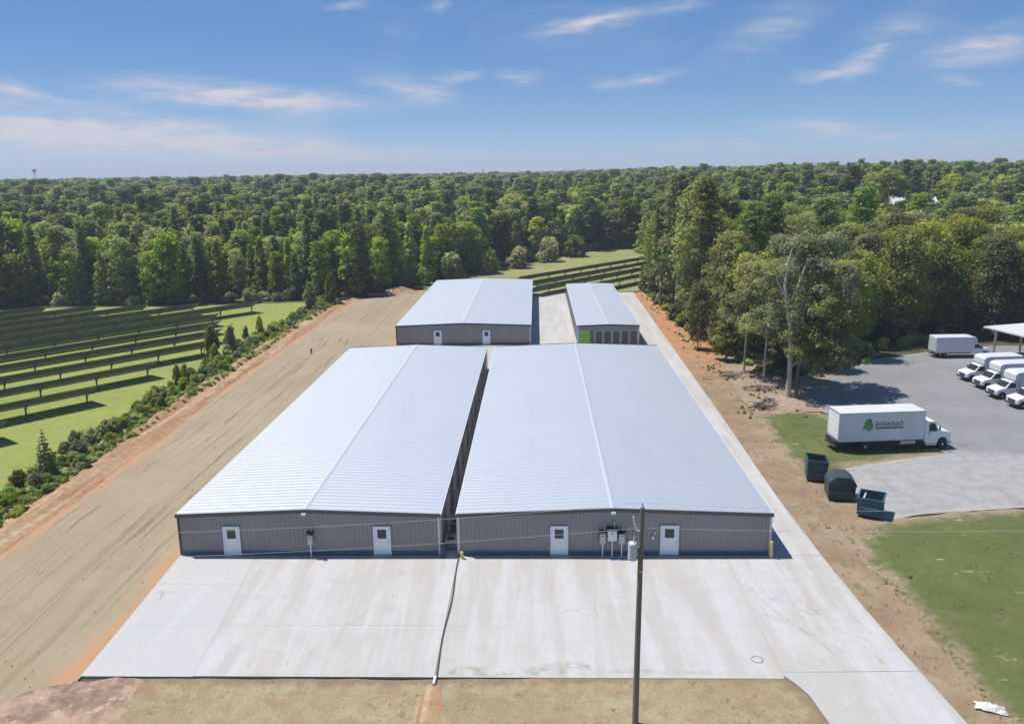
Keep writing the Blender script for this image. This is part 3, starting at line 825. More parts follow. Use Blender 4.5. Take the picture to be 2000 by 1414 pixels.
def wheel(parent, x, y, r_, w_, side):
    t_ = MB().lathe([(r_ * .55, -w_ / 2), (r_ * .93, -w_ / 2), (r_, -w_ * .35), (r_, w_ * .35), (r_ * .93, w_ / 2), (r_ * .55, w_ / 2)], (0, 0, 0), 'y', 22).build('wheel', M_TYRE, parent)
    t_.location = (x, y, r_)
    s = side
    MB().lathe([(r_ * .56, s * w_ * .44), (r_ * .52, s * w_ * .30), (r_ * .30, s * w_ * .34), (r_ * .2, s * w_ * .52), (r_ * .05, s * w_ * .52)], (0, 0, 0), 'y', 18).build('rim', M_RIM, t_)

def cab_profile(mb_name, prof, w0, w1, material, parent, inset=.12):
    """cab shell: side profile (x,z) lofted across the width, narrower above the belt"""
    mb = MB(); n = len(prof); zb = w1
    vs = []
    for s in (-1, 1):
        for (x, z) in prof:
            k = max(0, min(1, (z - zb) / .8))
            vs.append((x, s * (w0 - inset * k), z))
    fs = [tuple(range(n)), tuple(range(n, 2 * n))[::-1]] + [(i, (i + 1) % n, n + (i + 1) % n, n + i) for i in range(n)]
    return mb.add(vs, fs).build(mb_name, material, parent, bevel=.05)

def big_truck():
    r_ = thing('box_truck', 'long white box truck with green leaf logo parked on the grass strip', 'truck', (28.05, 75.75, -.02), R(5.5))
    r_.scale = (.955, 1, 1)
    Wd = 1.27
    cb = MB().box(0, 8.65, -Wd, Wd, 1.12, 3.86).build('cargo_box', M_BOXW, r_, bevel=.025)
    tr_ = MB()
    for s in (-1, 1):
        tr_.box(-.012, 8.66, s * (Wd + .004) - .015, s * (Wd + .004) + .015, 1.08, 1.20); tr_.box(-.012, 8.66, s * (Wd + .004) - .015, s * (Wd + .004) + .015, 3.76, 3.875)
    tr_.build('side_rail', mat('rail_alu', Base_Color=(.50, .51, .54), Roughness=.35, Metallic=.5), cb)
    rd = MB()
    for k in range(8): rd.box(-.04 - (.008 if k % 2 else 0), -.002, -1.08, 1.08, 1.30 + k * .30, 1.595 + k * .30)
    rd.build('roll_door', M_WHITE, r_)
    fr = MB(); fr.box(-.055, -.001, -Wd, -1.09, 1.12, 3.86); fr.box(-.055, -.001, 1.09, Wd, 1.12, 3.86); fr.box(-.056, -.001, -Wd, Wd, 3.71, 3.862)
    fr.build('door_frame', mat('rail_alu'), r_)
    MB().box(-.35, -.06, -1.1, 1.1, .55, .66).build('rear_bumper', M_BUMP, r_)
    MB().box(-.25, 8.6, -1.05, 1.05, .80, 1.10).box(.2, 11.6, -.5, .5, .55, .79).build('chassis', M_CHASSIS, r_)  # upper slab widened so its black stands in for shade under the box
    for s in (-1, 1):
        MB().lathe([(.07, -.07), (.07, -.05)], (0, s * 1.18, 1.22), 'x', 10).build('tail_light', M_RED, r_)
        MB().box(.15, 1.6, s * 1.22 - .01, s * 1.22 + .01, .45, 1.06).build('mud_guard', M_CHASSIS, r_) if False else None
    for s in (-1, 1):
        wheel(r_, 2.75, s * 1.02, .50, .46, s); wheel(r_, 11.05, s * 1.05, .50, .28, s)
        MB().prism([(1.95, 1.1), (2.05, .98), (3.45, .98), (3.55, 1.1)], 'y', s * 1.0 - .2, s * 1.0 + .2).build('mud_flap', M_CHASSIS, r_)
        MB().tube([(6.4, s * .85, .74), (7.9, s * .85, .74)], .28, 14).build('fuel_tank', M_STEEL if s < 0 else M_CHASSIS, r_)
    # cab
    prof = [(8.85, .75), (8.85, 2.62), (9.0, 2.74), (9.95, 2.74), (10.12, 2.66), (10.52, 1.88), (11.85, 1.68), (12.02, 1.52), (12.06, .72), (11.62, .70), (11.55, 1.0), (11.33, 1.16), (10.80, 1.16), (10.58, 1.0), (10.5, .62), (9.0, .62)]
    cab_profile('cab', prof, 1.13, 1.75, M_VAN, r_)
    MB().prism([(10.14, 2.54), (10.47, 1.93), (10.53, 1.95), (10.20, 2.60)], 'y', -.93, .93).build('windscreen', M_GLASS, r_)
    for s in (-1, 1):
        y = s * 1.11
        MB().add([(9.35, y, 1.80), (10.33, y, 1.80), (10.02, s * 1.02, 2.52), (9.35, s * 1.02, 2.52), (9.35, y + s * .015, 1.80), (10.33, y + s * .015, 1.80), (10.02, s * 1.035, 2.52), (9.35, s * 1.035, 2.52)],
                 [(0, 1, 2, 3), (4, 5, 6, 7), (0, 1, 5, 4), (1, 2, 6, 5), (2, 3, 7, 6), (3, 0, 4, 7)]).build('side_window', M_GLASS, r_)
        dd_ = MB().box(9.28, 10.40, s * 1.135 - .008, s * 1.135 + .008, .95, 1.74).build('door', M_VAN, r_)
        MB().box(9.36, 9.56, s * 1.16 - .015, s * 1.16 + .015, 1.55, 1.60).build('handle', M_BLACK, dd_)
        MB().box(9.05, 10.35, s * 1.02 - .16, s * 1.02 + .16, .42, .50).box(9.05, 10.35, s * 1.0 - .1, s * 1.0 + .1, .50, .62).build('step', M_STEEL, r_)
        mm = MB().tube([(10.25, s * 1.12, 1.95), (10.35, s * 1.42, 2.05), (10.35, s * 1.42, 2.25)], .02, 6).build('mirror_arm', M_BLACK, r_)
        MB().box(10.32, 10.40, s * 1.34, s * 1.52, 1.95, 2.40).build('mirror', M_BLACK, mm)
        MB().box(11.98, 12.085, s * .78 - .17, s * .78 + .17, 1.12, 1.40).build('headlight', M_LAMP, r_, bevel=.02)
    MB().box(12.045, 12.10, -.52, .52, .95, 1.48).build('grille', M_BUMP, r_)
    MB().box(11.95, 12.22, -1.12, 1.12, .45, .72).build('front_bumper', M_VAN, r_, bevel=.05)
    MB().box(8.66, 8.86, -.9, .9, 1.0, 2.3).build('bulkhead', M_CHASSIS, r_)
    MB().box(8.66, 8.80, -.10, .10, 3.30, 3.62).build('marker_light', M_BUMP, cb)
    # logo and lettering, both sides
    for s in (-1, 1):
        y = s * (Wd + .006)
        def X(u): return u if s < 0 else 8.65 - u
        leaf = [(2.60, 2.30), (2.25, 2.10), (2.45, 2.62), (2.50, 3.00), (2.78, 3.28), (3.18, 3.22), (3.22, 2.86), (3.38, 2.66), (3.36, 2.34), (3.16, 2.10), (2.88, 2.05)]
        n = len(leaf)
        MB().add([(X(a), y, b) for a, b in leaf] + [(X(a), y + s * .004, b) for a, b in leaf], [tuple(range(n)), tuple(range(n, 2 * n))] + [(i, (i + 1) % n, n + (i + 1) % n, n + i) for i in range(n)]).build('leaf_logo', M_LEAFLOGO, cb)
        vein = [(2.95, 3.22), (3.14, 3.20), (3.10, 2.90), (2.94, 2.92)]
        MB().add([(X(a), y + s * .007, b) for a, b in vein], [(0, 1, 2, 3)]).build('leaf_vein', mat('logo_dark_green', Base_Color=(.02, .07, .03), Roughness=.5), cb)
        l1 = MB(); l2 = MB(); g = random.Random(9)
        u = 3.56
        for k in range(9):
            w_ = .24 + .06 * g.random(); hh = .40 if k not in (0, 8) else .56
            a, b = sorted((X(u), X(u + w_)))
            # glyph-like strokes: two uprights and a bar
            l1.box(a, a + .085, min(y, y + s * .004), max(y, y + s * .004), 2.50, 2.50 + hh)
            l1.box(b - .085, b, min(y, y + s * .004), max(y, y + s * .004), 2.50, 2.50 + hh * (.7 if k % 3 else 1))
            zb = 2.50 + (.05, .16, .30)[k % 3]
            l1.box(a, b, min(y, y + s * .0045), max(y, y + s * .0045), zb, zb + .11)
            u += w_ + .055
        uend = u
        u = 3.62
        while u < uend - .1:
            w_ = .13 + .05 * g.random()
            a, b = sorted((X(u), X(u + w_)))
            l2.box(a, b, min(y, y + s * .004), max(y, y + s * .004), 2.24, 2.42)
            u += w_ + .035
        l1.build('lettering', M_TEXT1, cb); l2.build('lettering', M_TEXT2, cb)
    for o in r_.children_recursive:
        if o.location.x > 8.7: o.location.x = 8.7 + (o.location.x - 8.7) * .84; continue
        if o.parent is not r_ and o.parent.location.x > 8.7 * .9: continue
        for v in o.data.vertices:
            if v.co.x > 8.7: v.co.x = 8.7 + (v.co.x - 8.7) * .84
big_truck()

def cutaway(label, loc, rz, Lb=4.4, Hb=3.15, group=None, cat='van'):
    """cab-chassis van with cargo box; nose towards +x"""
    r_ = thing('box_van', label, cat, loc, rz, group)
    cb = MB().box(-Lb, 0, -1.1, 1.1, .78, Hb).build('cargo_box', M_BOXW, r_, bevel=.05)
    MB().box(-Lb - .03, -Lb - .001, -.95, .95, .9, Hb - .22).build('roll_door', mat('van_door_blue', Base_Color=(.42, .50, .56), Roughness=.4), r_)
    MB().box(-Lb, .0, -1.112, 1.112, .76, .86).build('side_rail', M_STEEL, cb)
    MB().box(-Lb + .1, 2.2, -.5, .5, .45, .74).build('chassis', M_CHASSIS, r_)
    MB().box(-Lb - .22, -Lb - .03, -1.0, 1.0, .45, .60).build('rear_bumper', M_BUMP, r_)
    # attic over the cab
    MB().prism([(0, 2.05), (0, Hb - .03), (.35, Hb - .06), (.62, Hb - .30), (.62, 2.22), (.4, 2.05)], 'y', -1.08, 1.08).build('attic', M_BOXW, cb, bevel=.03)
    prof = [(.02, .55), (.02, 2.0), (.85, 2.03), (1.05, 1.96), (1.62, 1.32), (2.45, 1.16), (2.62, 1.02), (2.64, .52), (2.36, .50), (2.28, .74), (2.08, .86), (1.72, .86), (1.52, .74), (1.44, .50)]
    cab_profile('cab', prof, .98, 1.28, M_VAN, r_, .14)
    MB().prism([(1.07, 1.90), (1.56, 1.36), (1.61, 1.38), (1.12, 1.95)], 'y', -.82, .82).build('windscreen', M_GLASS, r_)
    for s in (-1, 1):
        y = s * .965
        MB().add([(.35, y, 1.34), (1.42, y, 1.34), (1.0, s * .87, 1.86), (.35, s * .87, 1.86), (.35, y + s * .02, 1.34), (1.42, y + s * .02, 1.34), (1.0, s * .89, 1.86), (.35, s * .89, 1.86)],
                 [(0, 1, 2, 3), (4, 5, 6, 7), (0, 1, 5, 4), (1, 2, 6, 5), (2, 3, 7, 6), (3, 0, 4, 7)]).build('side_window', M_GLASS, r_)
        wheel(r_, 1.90, s * .86, .37, .22, s); wheel(r_, -Lb + 1.3, s * .86, .37, .40, s)
        MB().box(2.50, 2.655, s * .72 - .15, s * .72 + .15, .82, 1.02).build('headlight', M_LAMP, r_, bevel=.02)
        mm = MB().tube([(1.25, s * .95, 1.40), (1.28, s * 1.18, 1.45)], .02, 6).build('mirror_arm', M_BLACK, r_)
        MB().box(1.24, 1.34, s * 1.10, s * 1.26, 1.36, 1.66).build('mirror', M_BLACK, mm)
        MB().lathe([(.06, -.05), (.06, -.03)], (-Lb, s * 1.02, .98), 'x', 10).build('tail_light', M_RED, r_)
    MB().box(2.60, 2.67, -.55, .55, .66, .98).build('grille', M_BUMP, r_)
    MB().box(2.48, 2.76, -.98, .98, .38, .62).build('front_bumper', M_BUMP, r_, bevel=.04)
    return r_
VG = 'white box vans parked in a row'
for i, (x, y, lb) in enumerate([(53.0, 102.0, 'white box van farthest back in the parked row, beside the carport'), (52.9, 98.2, 'second white box van of the row from the carport'),
                                (52.3, 93.9, 'third white box van of the row, counting from the carport'), (52.4, 89.9, 'nearest white box van of the row, cut by the picture edge')]):
    cutaway(lb, (x + 2.7, y, -.045), R(180 + 6), 4.4, 3.15, VG)
cutaway('white box truck with pale blue rear door parked under the dark trees', (60.6, 115.3, -.045), R(2), 5.1, 2.95, None, 'truck')

# ------------------------------------------------------------------ dumpsters
def m_dump(col):
    def fn(t, bs):
        p = t.pos(); a = t.noise(p, 2.0, 6, .65); b = t.noise(t.scale(p, (5, 5, 1)), 1.2, 5, .7)
        c = t.mix(t.ramp(a, .4, .75, 0, .6), col, tuple(min(1, v * 1.8 + .02) for v in col))
        c = t.mix(t.ramp(b, .60, .72, 0, .5), c, (.10, .055, .03))
        setc(t, bs, c)
    return fn
M_TEAL = mat('dumpster_teal', m_dump((.03, .075, .09)), Roughness=.5)
M_BLUE = mat('dumpster_blue', m_dump((.024, .085, .125)), Roughness=.5)
M_GRN = mat('dumpster_green', m_dump((.022, .055, .05)), Roughness=.5)
def shell(L_, w_, z0, hf, hb, t_=.05, taper=.10):
    """open-topped tapered steel tub, front edge height hf (-y side), rear hb"""
    mb = MB()
    def ring(ins, zf, zr, tp):
        return [(-L_ / 2 + ins, -w_ / 2 + ins + tp, zf), (L_ / 2 - ins, -w_ / 2 + ins + tp, zf), (L_ / 2 - ins, w_ / 2 - ins, zr), (-L_ / 2 + ins, w_ / 2 - ins, zr)]
    v = ring(0, z0, z0, taper) + ring(0, hf, hb, 0) + ring(t_, hf, hb, 0) + ring(t_, z0 + .06, z0 + .06, taper)
    f = [(3, 2, 1, 0)]
    for a in (0, 4, 8):
        for k in range(4): f.append((a + k, a + (k + 1) % 4, a + 4 + (k + 1) % 4, a + 4 + k))
    f.append((12, 13, 14, 15))
    return mb.add(v, f)
def dumpster(label, loc, rz, L_, w_, hf, hb, m_, style):
    r_ = thing('dumpster', label, 'dumpster', loc, rz)
    shell(L_, w_, .14, hf, hb).build('tub', m_, r_)
    rim = MB()
    for (a, b, c, d, za, zb) in ((-L_ / 2 - .05, L_ / 2 + .05, -w_ / 2 - .06, -w_ / 2 + .05, hf, hf), (-L_ / 2 - .05, L_ / 2 + .05, w_ / 2 - .05, w_ / 2 + .06, hb, hb)):
        rim.box(a, b, c, d, za - .02, za + .07)
    for s in (-1, 1):
        rim.prism([(-w_ / 2 - .06, hf - .02), (w_ / 2 + .06, hb - .02), (w_ / 2 + .06, hb + .068), (-w_ / 2 - .06, hf + .068)], 'x', s * L_ / 2 - .055, s * L_ / 2 + .055)
    rim.build('rim', m_, r_)
    for s in (-1, 1):
        MB().box(s * (L_ / 2 + .075) - .075, s * (L_ / 2 + .075) + .075, -w_ / 2 + .2, w_ / 2 - .15, .62, .80).build('fork_sleeve', m_, r_)
        for yy_ in (-.3, .3):
            MB().box(s * (L_ / 2 + .025) - .025, s * (L_ / 2 + .025) + .025, yy_ * w_ - .04, yy_ * w_ + .04, .16, min(hf, hb) - .03).build('rib', m_, r_)
    for xx in (-L_ / 3, 0, L_ / 3):
        MB().box(xx - .04, xx + .04, -w_ / 2 - .0 + .02, -w_ / 2 + .14, .2, hf - .03).build('rib', m_, r_)
    for xx in (-L_ / 2 + .2, L_ / 2 - .2):
        for yy_ in (-w_ / 2 + .25, w_ / 2 - .2):
            MB().box(xx - .1, xx + .1, yy_ - .06, yy_ + .06, 0, .15).build('foot', M_CHASSIS, r_)
    if style == 'hip':
        # hipped closed lid with side hatches
        hw = w_ / 2; hl = L_ / 2
        MB().prism([(-hw - .02, hf + .07), (hw + .02, hf + .07), (hw - .05, hf + .30), (hw - .55, hf + .72), (-hw + .55, hf + .72), (-hw + .05, hf + .30)], 'x', -hl - .02, hl + .02).build('lid', mat('lid_dark_green', m_dump((.035, .055, .052)), Roughness=.45), r_, bevel=.02)
        MB().box(-.35, .35, -hw + .30, -hw + .36, hf + .30, hf + .44).build('hatch', M_BLACK, r_)
        MB().box(hl + .02, hl + .035, -.28, .28, hf + .2, hf + .5).build('hatch', M_BLACK, r_)
    if style == 'flap':
        MB().box(-L_ / 2 + .08, L_ / 2 - .08, w_ / 2 - .42, w_ / 2 - .30, hb - .30, hb - .18).build('crossbar', mat('bar_light', Base_Color=(.45, .46, .46), Roughness=.5), r_)
    MB().box(-L_ / 2 + .08, L_ / 2 - .08, -w_ / 2 + .18, w_ / 2 - .08, .22, .5).build('tub_fill', M_BLACK, r_)  # plain black block filling the lower part of the tub
    return r_
dumpster('open-topped teal dumpster standing farthest back beside the driveway', (24.0, 68.0, -.02), R(78), 1.9, 1.7, 1.75, 1.9, M_TEAL, 'open')
dumpster('closed dark green dumpster with a peaked lid, middle of three', (24.6, 64.0, -.02), R(80), 2.0, 2.1, 1.25, 1.25, M_GRN, 'hip')
dumpster('open blue dumpster nearest the lawn with a light crossbar', (25.75, 60.5, -.02), R(62), 2.0, 1.8, 1.45, 1.45, M_BLUE, 'flap')

# ------------------------------------------------------------------ carport at the right
cp = thing('carport', 'pale flat-roofed carport on posts at the right edge behind the vans', 'carport', (64.9, 116.0, -.05), R(12))
MB().prism([(-1.4, 3.75), (14, 4.15), (14, 4.32), (-1.4, 3.95)], 'y', -7.2, 1.2).build('roof', mat('carport_roof', Base_Color=(.60, .59, .60), Roughness=.5), cp)
MB().prism([(-1.45, 3.62), (14, 4.02), (14, 4.14), (-1.45, 3.74)], 'y', -7.25, -7.1).prism([(-1.45, 3.62), (14, 4.02), (14, 4.14), (-1.45, 3.74)], 'y', 1.1, 1.25).build('beam', M_GREYBOX, cp)
for x_ in (0, 4.2, 8.4, 12.6):
    for y_ in (-6.4, .4):
        MB().box(x_ - .10, x_ + .10, y_ - .10, y_ + .10, 0, 3.66 + x_ * .026).build('post', M_CREAM, cp)
        MB().prism([(x_ - .9, 3.60 + x_ * .026), (x_ - .75, 3.62 + x_ * .026), (x_ - .08, 2.9), (x_ - .08, 2.75)], 'y', y_ - .04, y_ + .04).build('brace', M_CREAM, cp)

# ------------------------------------------------------------------ solar arrays
def m_back(t, bs):
    p = t.pos()
    a = t.noise(p, .4, 4)
    c = t.mix(t.ramp(a, .3, .7), (.16, .19, .20), (.20, .23, .24))
    setc(t, bs, c)
M_PANELBACK = mat('panel_back', m_back, Roughness=.55)
M_PANEL = mat('panel_glass', Base_Color=(.012, .018, .035), Roughness=.12)
M_POST = mat('rack_steel', Base_Color=(.15, .155, .15), Roughness=.5, Metallic=.3)
DIR = Vector((.63, .777, 0)).normalized(); NRM = Vector((-.777, .63, 0)).normalized()
ROT = math.atan2(DIR.y, DIR.x)
# local frame of a row: x along the row, y away from the camera (low, sunward side)
def solar_row(label, s, d0, d1, group, z=-.1):
    o = DIR * d1 + NRM * s
    r_ = thing('solar_row', label, 'solar panels', (o.x, o.y, z), ROT, group)
    L_ = d1 - d0
    TL = 6.7
    n = max(1, int(L_ / TL))
    key = 'table'
    for k in range(n):
        x1 = .9 - k * TL; x0 = x1 - TL + .12
        if key not in PROTO:
            mb = MB(); zc = 1.6; th = R(25); ch = 1.8
            def pt(x, c, up): return (x, c * math.cos(th) + up * math.sin(th), zc - c * math.sin(th) + up * math.cos(th))
            # six modules side by side, two rows deep, with gaps between them
            for j in range(6):
                a = -TL + .02 + j * (TL - .02) / 6 + .012; b = a + (TL - .02) / 6 - .024
                for (c0, c1) in ((-ch, -.012), (.012, ch)):
                    vs = [pt(x, c, u_) for u_ in (0, .045) for (x, c) in ((a, c0), (b, c0), (b, c1), (a, c1))]
                    mb.add(vs, [(3, 2, 1, 0), (4, 5, 6, 7), (0, 1, 5, 4), (1, 2, 6, 5), (2, 3, 7, 6), (3, 0, 4, 7)])
            tb = mb.build('panel_table', M_PANELBACK); tb.data.materials.append(M_PANEL)
            for pl in tb.data.polygons:
                if pl.normal.z > .5: pl.material_index = 1
            PROTO[key] = tb.data
            bpy.data.objects.remove(tb)
            PROTO['post'] = None
            mp_ = MB().box(-.08, .08, -.06, .06, -.1, 1.50); q = mp_.build('post', M_POST); PROTO['post'] = q.data; bpy.data.objects.remove(q)
            mp_ = MB().tube([(0, .0, .55), (0, -1.25, 2.02)], .05, 6); q = mp_.build('brace', M_POST); PROTO['brace'] = q.data; bpy.data.objects.remove(q)
            mp_ = MB().box(-TL, 0, -.07, .07, 1.40, 1.52); q = mp_.build('beam', M_POST); PROTO['beam'] = q.data; bpy.data.objects.remove(q)
        ob = bpy.data.objects.new('panel_table', PROTO[key]); C.objects.link(ob); ob.parent = r_; ob.location = (x1, 0, 0)
        ob = bpy.data.objects.new('beam', PROTO['beam']); C.objects.link(ob); ob.parent = r_; ob.location = (x1, 0, 0)
        ob = bpy.data.objects.new('post', PROTO['post']); C.objects.link(ob); ob.parent = r_; ob.location = (-k * TL, 0, 0)
        ob2 = bpy.data.objects.new('brace', PROTO['brace']); C.objects.link(ob2); ob2.parent = ob
PROTO = {}
NUM = ['first', 'second', 'third', 'fourth', 'fifth', 'sixth', 'seventh', 'eighth', 'ninth', 'tenth', 'eleventh', 'twelfth']
for i, (s, d1) in enumerate([(93.2, 26.5), (100.4, 38.6), (107.6, 49.5), (114.8, 61.3), (122.0, 67.5), (129.2, 71.5), (136.4, 75.5), (143.6, 88.0), (150.8, 79.5), (158.0, 73.0), (165.2, 66.5), (172.4, 60.0)]):
    solar_row('%s row of dark solar panels on the green field, counting from the young conifer' % NUM[i], s, -15, d1, 'solar rows on the left field')
for i, (s, d0, d1) in enumerate([(104.3, 151, 172), (111.6, 132, 182), (117.6, 134, 192), (124.2, 138, 204.5)]):
    o = DIR * d1 + NRM * s
    solar_row('%s solar row behind the rear buildings, counting from the buildings' % NUM[i], s, d0, d1, 'solar rows behind the buildings', terrain((DIR * (d0 + d1) / 2 + NRM * s).x, (DIR * (d0 + d1) / 2 + NRM * s).y) + .2)

# ------------------------------------------------------------------ small things on the track and behind
hy = thing('fire_hydrant', 'small dark hydrant standing alone on the dirt track', 'hydrant', (-34.0, 120.3, -.05))
MB().lathe([(.16, 0), (.16, .05), (.11, .08), (.11, .58), (.14, .62), (.12, .72), (.04, .80)], n=14).build('body', M_CHAR, hy)
MB().lathe([(.06, -.2), (.06, .2)], (0, 0, .48), 'x', 10).build('nozzle', M_CHAR, hy)
def mound(name, label, cat, cx, cy, a, b, h_, material, seed):
    vs = []; fs = []; n, k = 28, 9
    for j in range(k):
        t = j / (k - 1)
        for i in range(n):
            an = 2 * math.pi * i / n
            w_ = 1 + .22 * fbm(math.cos(an) * 1.3, math.sin(an) * 1.3, 1, seed)
            rr_ = (1 - t) * w_
            z = h_ * (math.cos(math.pi * (1 - t)) * .5 + .5) * (1 + .3 * fbm(math.cos(an) * rr_ * 2, math.sin(an) * rr_ * 2, 1, seed + 5)) if j else -.15
            vs.append((a * rr_ * math.cos(an), b * rr_ * math.sin(an), z))
    for j in range(k - 1):
        for i in range(n): fs.append((j * n + i, j * n + (i + 1) % n, (j + 1) * n + (i + 1) % n, (j + 1) * n + i))
    o = MB().add(vs, fs).build(name, material, smooth=True); o.location = (cx, cy, -.02)
    return tag(o, label, cat)
mound('clay_mound', 'low orange clay mound at the far end of the dirt track', 'mound', -31.0, 184.5, 5.5, 3.2, 1.3, M_CLAY, 2)
cv = thing('culvert_pipe', 'dark pipe section lying by the clay mound at the track end', 'pipe', (-34.8, 178.0, 0), R(8))
MB().lathe([(.42, -2.1), (.42, 2.1), (.35, 2.1), (.35, -2.1)], (0, 0, .42), 'x', 16).build('pipe', M_CHAR, cv)
MB().lathe([(.46, -2.1), (.46, -1.9)], (0, 0, .42), 'x', 16).build('collar', M_BLACK, cv)
# distant landmarks
wtw = thing('water_tower', 'tiny water tower rising above the far left treeline', 'tower', (-723, 1200, terrain(-723, 1200)))
MB().lathe([(.8, 29), (2.4, 30.5), (3.0, 32.2), (2.7, 34), (1.5, 35.2), (.3, 35.8)], n=18).build('tank', M_GREYBOX, wtw)
MB().tube([(0, 0, 0), (0, 0, 29.5)], .6, 10).build('stem', M_GREYBOX, wtw)
rm = thing('radio_mast', 'thin lattice mast above the treeline behind the rear building', 'mast', (-75.5, 1200, terrain(-75, 1200)))
for k in range(3):
    a = 2 * math.pi * k / 3
    MB().tube([(1.2 * math.cos(a), 1.2 * math.sin(a), 0), (.4 * math.cos(a), .4 * math.sin(a), 25)], .35, 5).build('leg', M_GREYBOX, rm)
for k in range(9):
    MB().lathe([(1.25 - .09 * k, 0), (1.25 - .09 * k, .4)], (0, 0, 2.5 + 2.6 * k), n=6).build('ring', M_GREYBOX, rm)
hx, hy_ = 131.5, 300.0; hz_ = 11.5
hs = thing('house', 'pale house with light roof among the trees on the right hill', 'house', (hx, hy_, terrain(hx, hy_)), R(-8))
MB().box(-6, 8, -4, 4, 0, 5.2).build('wall', M_CREAM, hs)
MB().prism([(-4.6, 5.2), (4.6, 5.2), (0, 7.6)], 'x', -6.5, 8.5).build('roof', mat('house_roof', Base_Color=(.55, .56, .60), Roughness=.6), hs)
for x_ in (-4, 0, 4): MB().box(x_ - .5, x_ + .5, -4.04, -3.98, 2.6, 4.2).build('window', M_GLASS, hs)
MB().box(5.4, 6.4, -4.04, -3.98, 0, 2.1).build('door', M_WHITE, hs)
# ------------------------------------------------------------------ foliage
def leaf_mat(name, dark, mid, light, trans=.22, var=.24):
    mt = bpy.data.materials.new(name); mt.use_nodes = True
    t = NT(mt.node_tree); nt = mt.node_tree
    nt.nodes.remove(nt.nodes['Principled BSDF'])
    out = nt.nodes['Material Output']
    tint = t.attr('tint')
    rnd = t.n('ShaderNodeObjectInfo').outputs['Random']
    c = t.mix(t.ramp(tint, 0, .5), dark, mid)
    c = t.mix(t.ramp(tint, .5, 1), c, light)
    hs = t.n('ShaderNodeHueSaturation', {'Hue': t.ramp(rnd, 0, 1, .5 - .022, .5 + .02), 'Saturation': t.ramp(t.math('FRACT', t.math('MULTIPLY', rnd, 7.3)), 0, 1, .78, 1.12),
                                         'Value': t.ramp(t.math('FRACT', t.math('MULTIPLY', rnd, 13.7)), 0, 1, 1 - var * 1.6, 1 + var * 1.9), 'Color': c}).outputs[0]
    d = t.n('ShaderNodeBsdfDiffuse', {'Color': hs})
    tr_ = t.n('ShaderNodeBsdfTranslucent', {'Color': t.n('ShaderNodeHueSaturation', {'Hue': .488, 'Saturation': 1.1, 'Value': 2.1, 'Color': hs}).outputs[0]})
    gl = t.n('ShaderNodeBsdfGlossy', {'Color': (.35, .37, .36, 1), 'Roughness': .5})
    m1 = t.n('ShaderNodeMixShader', {0: trans, 1: d.outputs[0], 2: tr_.outputs[0]})
    m2 = t.n('ShaderNodeMixShader', {0: .05, 1: m1.outputs[0], 2: gl.outputs[0]})
    nt.links.new(m2.outputs[0], out.inputs[0])
    return mt
L_OAK = leaf_mat('leaf_oak', (.082, .108, .018), (.172, .212, .038), (.275, .305, .074), .5)
L_PINE = leaf_mat('leaf_pine', (.074, .108, .026), (.15, .198, .046), (.24, .28, .082), .5)
L_GUM = leaf_mat('leaf_gum', (.088, .125, .016), (.20, .262, .034), (.33, .37, .07), .5)
L_GREY = leaf_mat('leaf_greygreen', (.10, .115, .036), (.21, .23, .078), (.34, .345, .14), .5)
L_SHRUB = leaf_mat('leaf_shrub', (.11, .135, .04), (.24, .275, .09), (.37, .395, .16), .5)
L_YEL = leaf_mat('leaf_lime', (.06, .085, .014), (.15, .185, .03), (.25, .27, .06), .5)
def m_bark(col):
    def fn(t, bs):
        p = t.pos(); a = t.noise(t.scale(p, (4, 4, .6)), 2, 5, .7)
        setc(t, bs, t.mix(t.ramp(a, .3, .7), tuple(v * .55 for v in col), col), a, .6, .04)
    return fn
BARK = mat('bark_brown', m_bark((.155, .115, .08)), Roughness=.9)
BARKP = mat('bark_pale', m_bark((.56, .52, .44)), Roughness=.85)
BARKG = mat('bark_greybrown', m_bark((.27, .22, .17)), Roughness=.9)

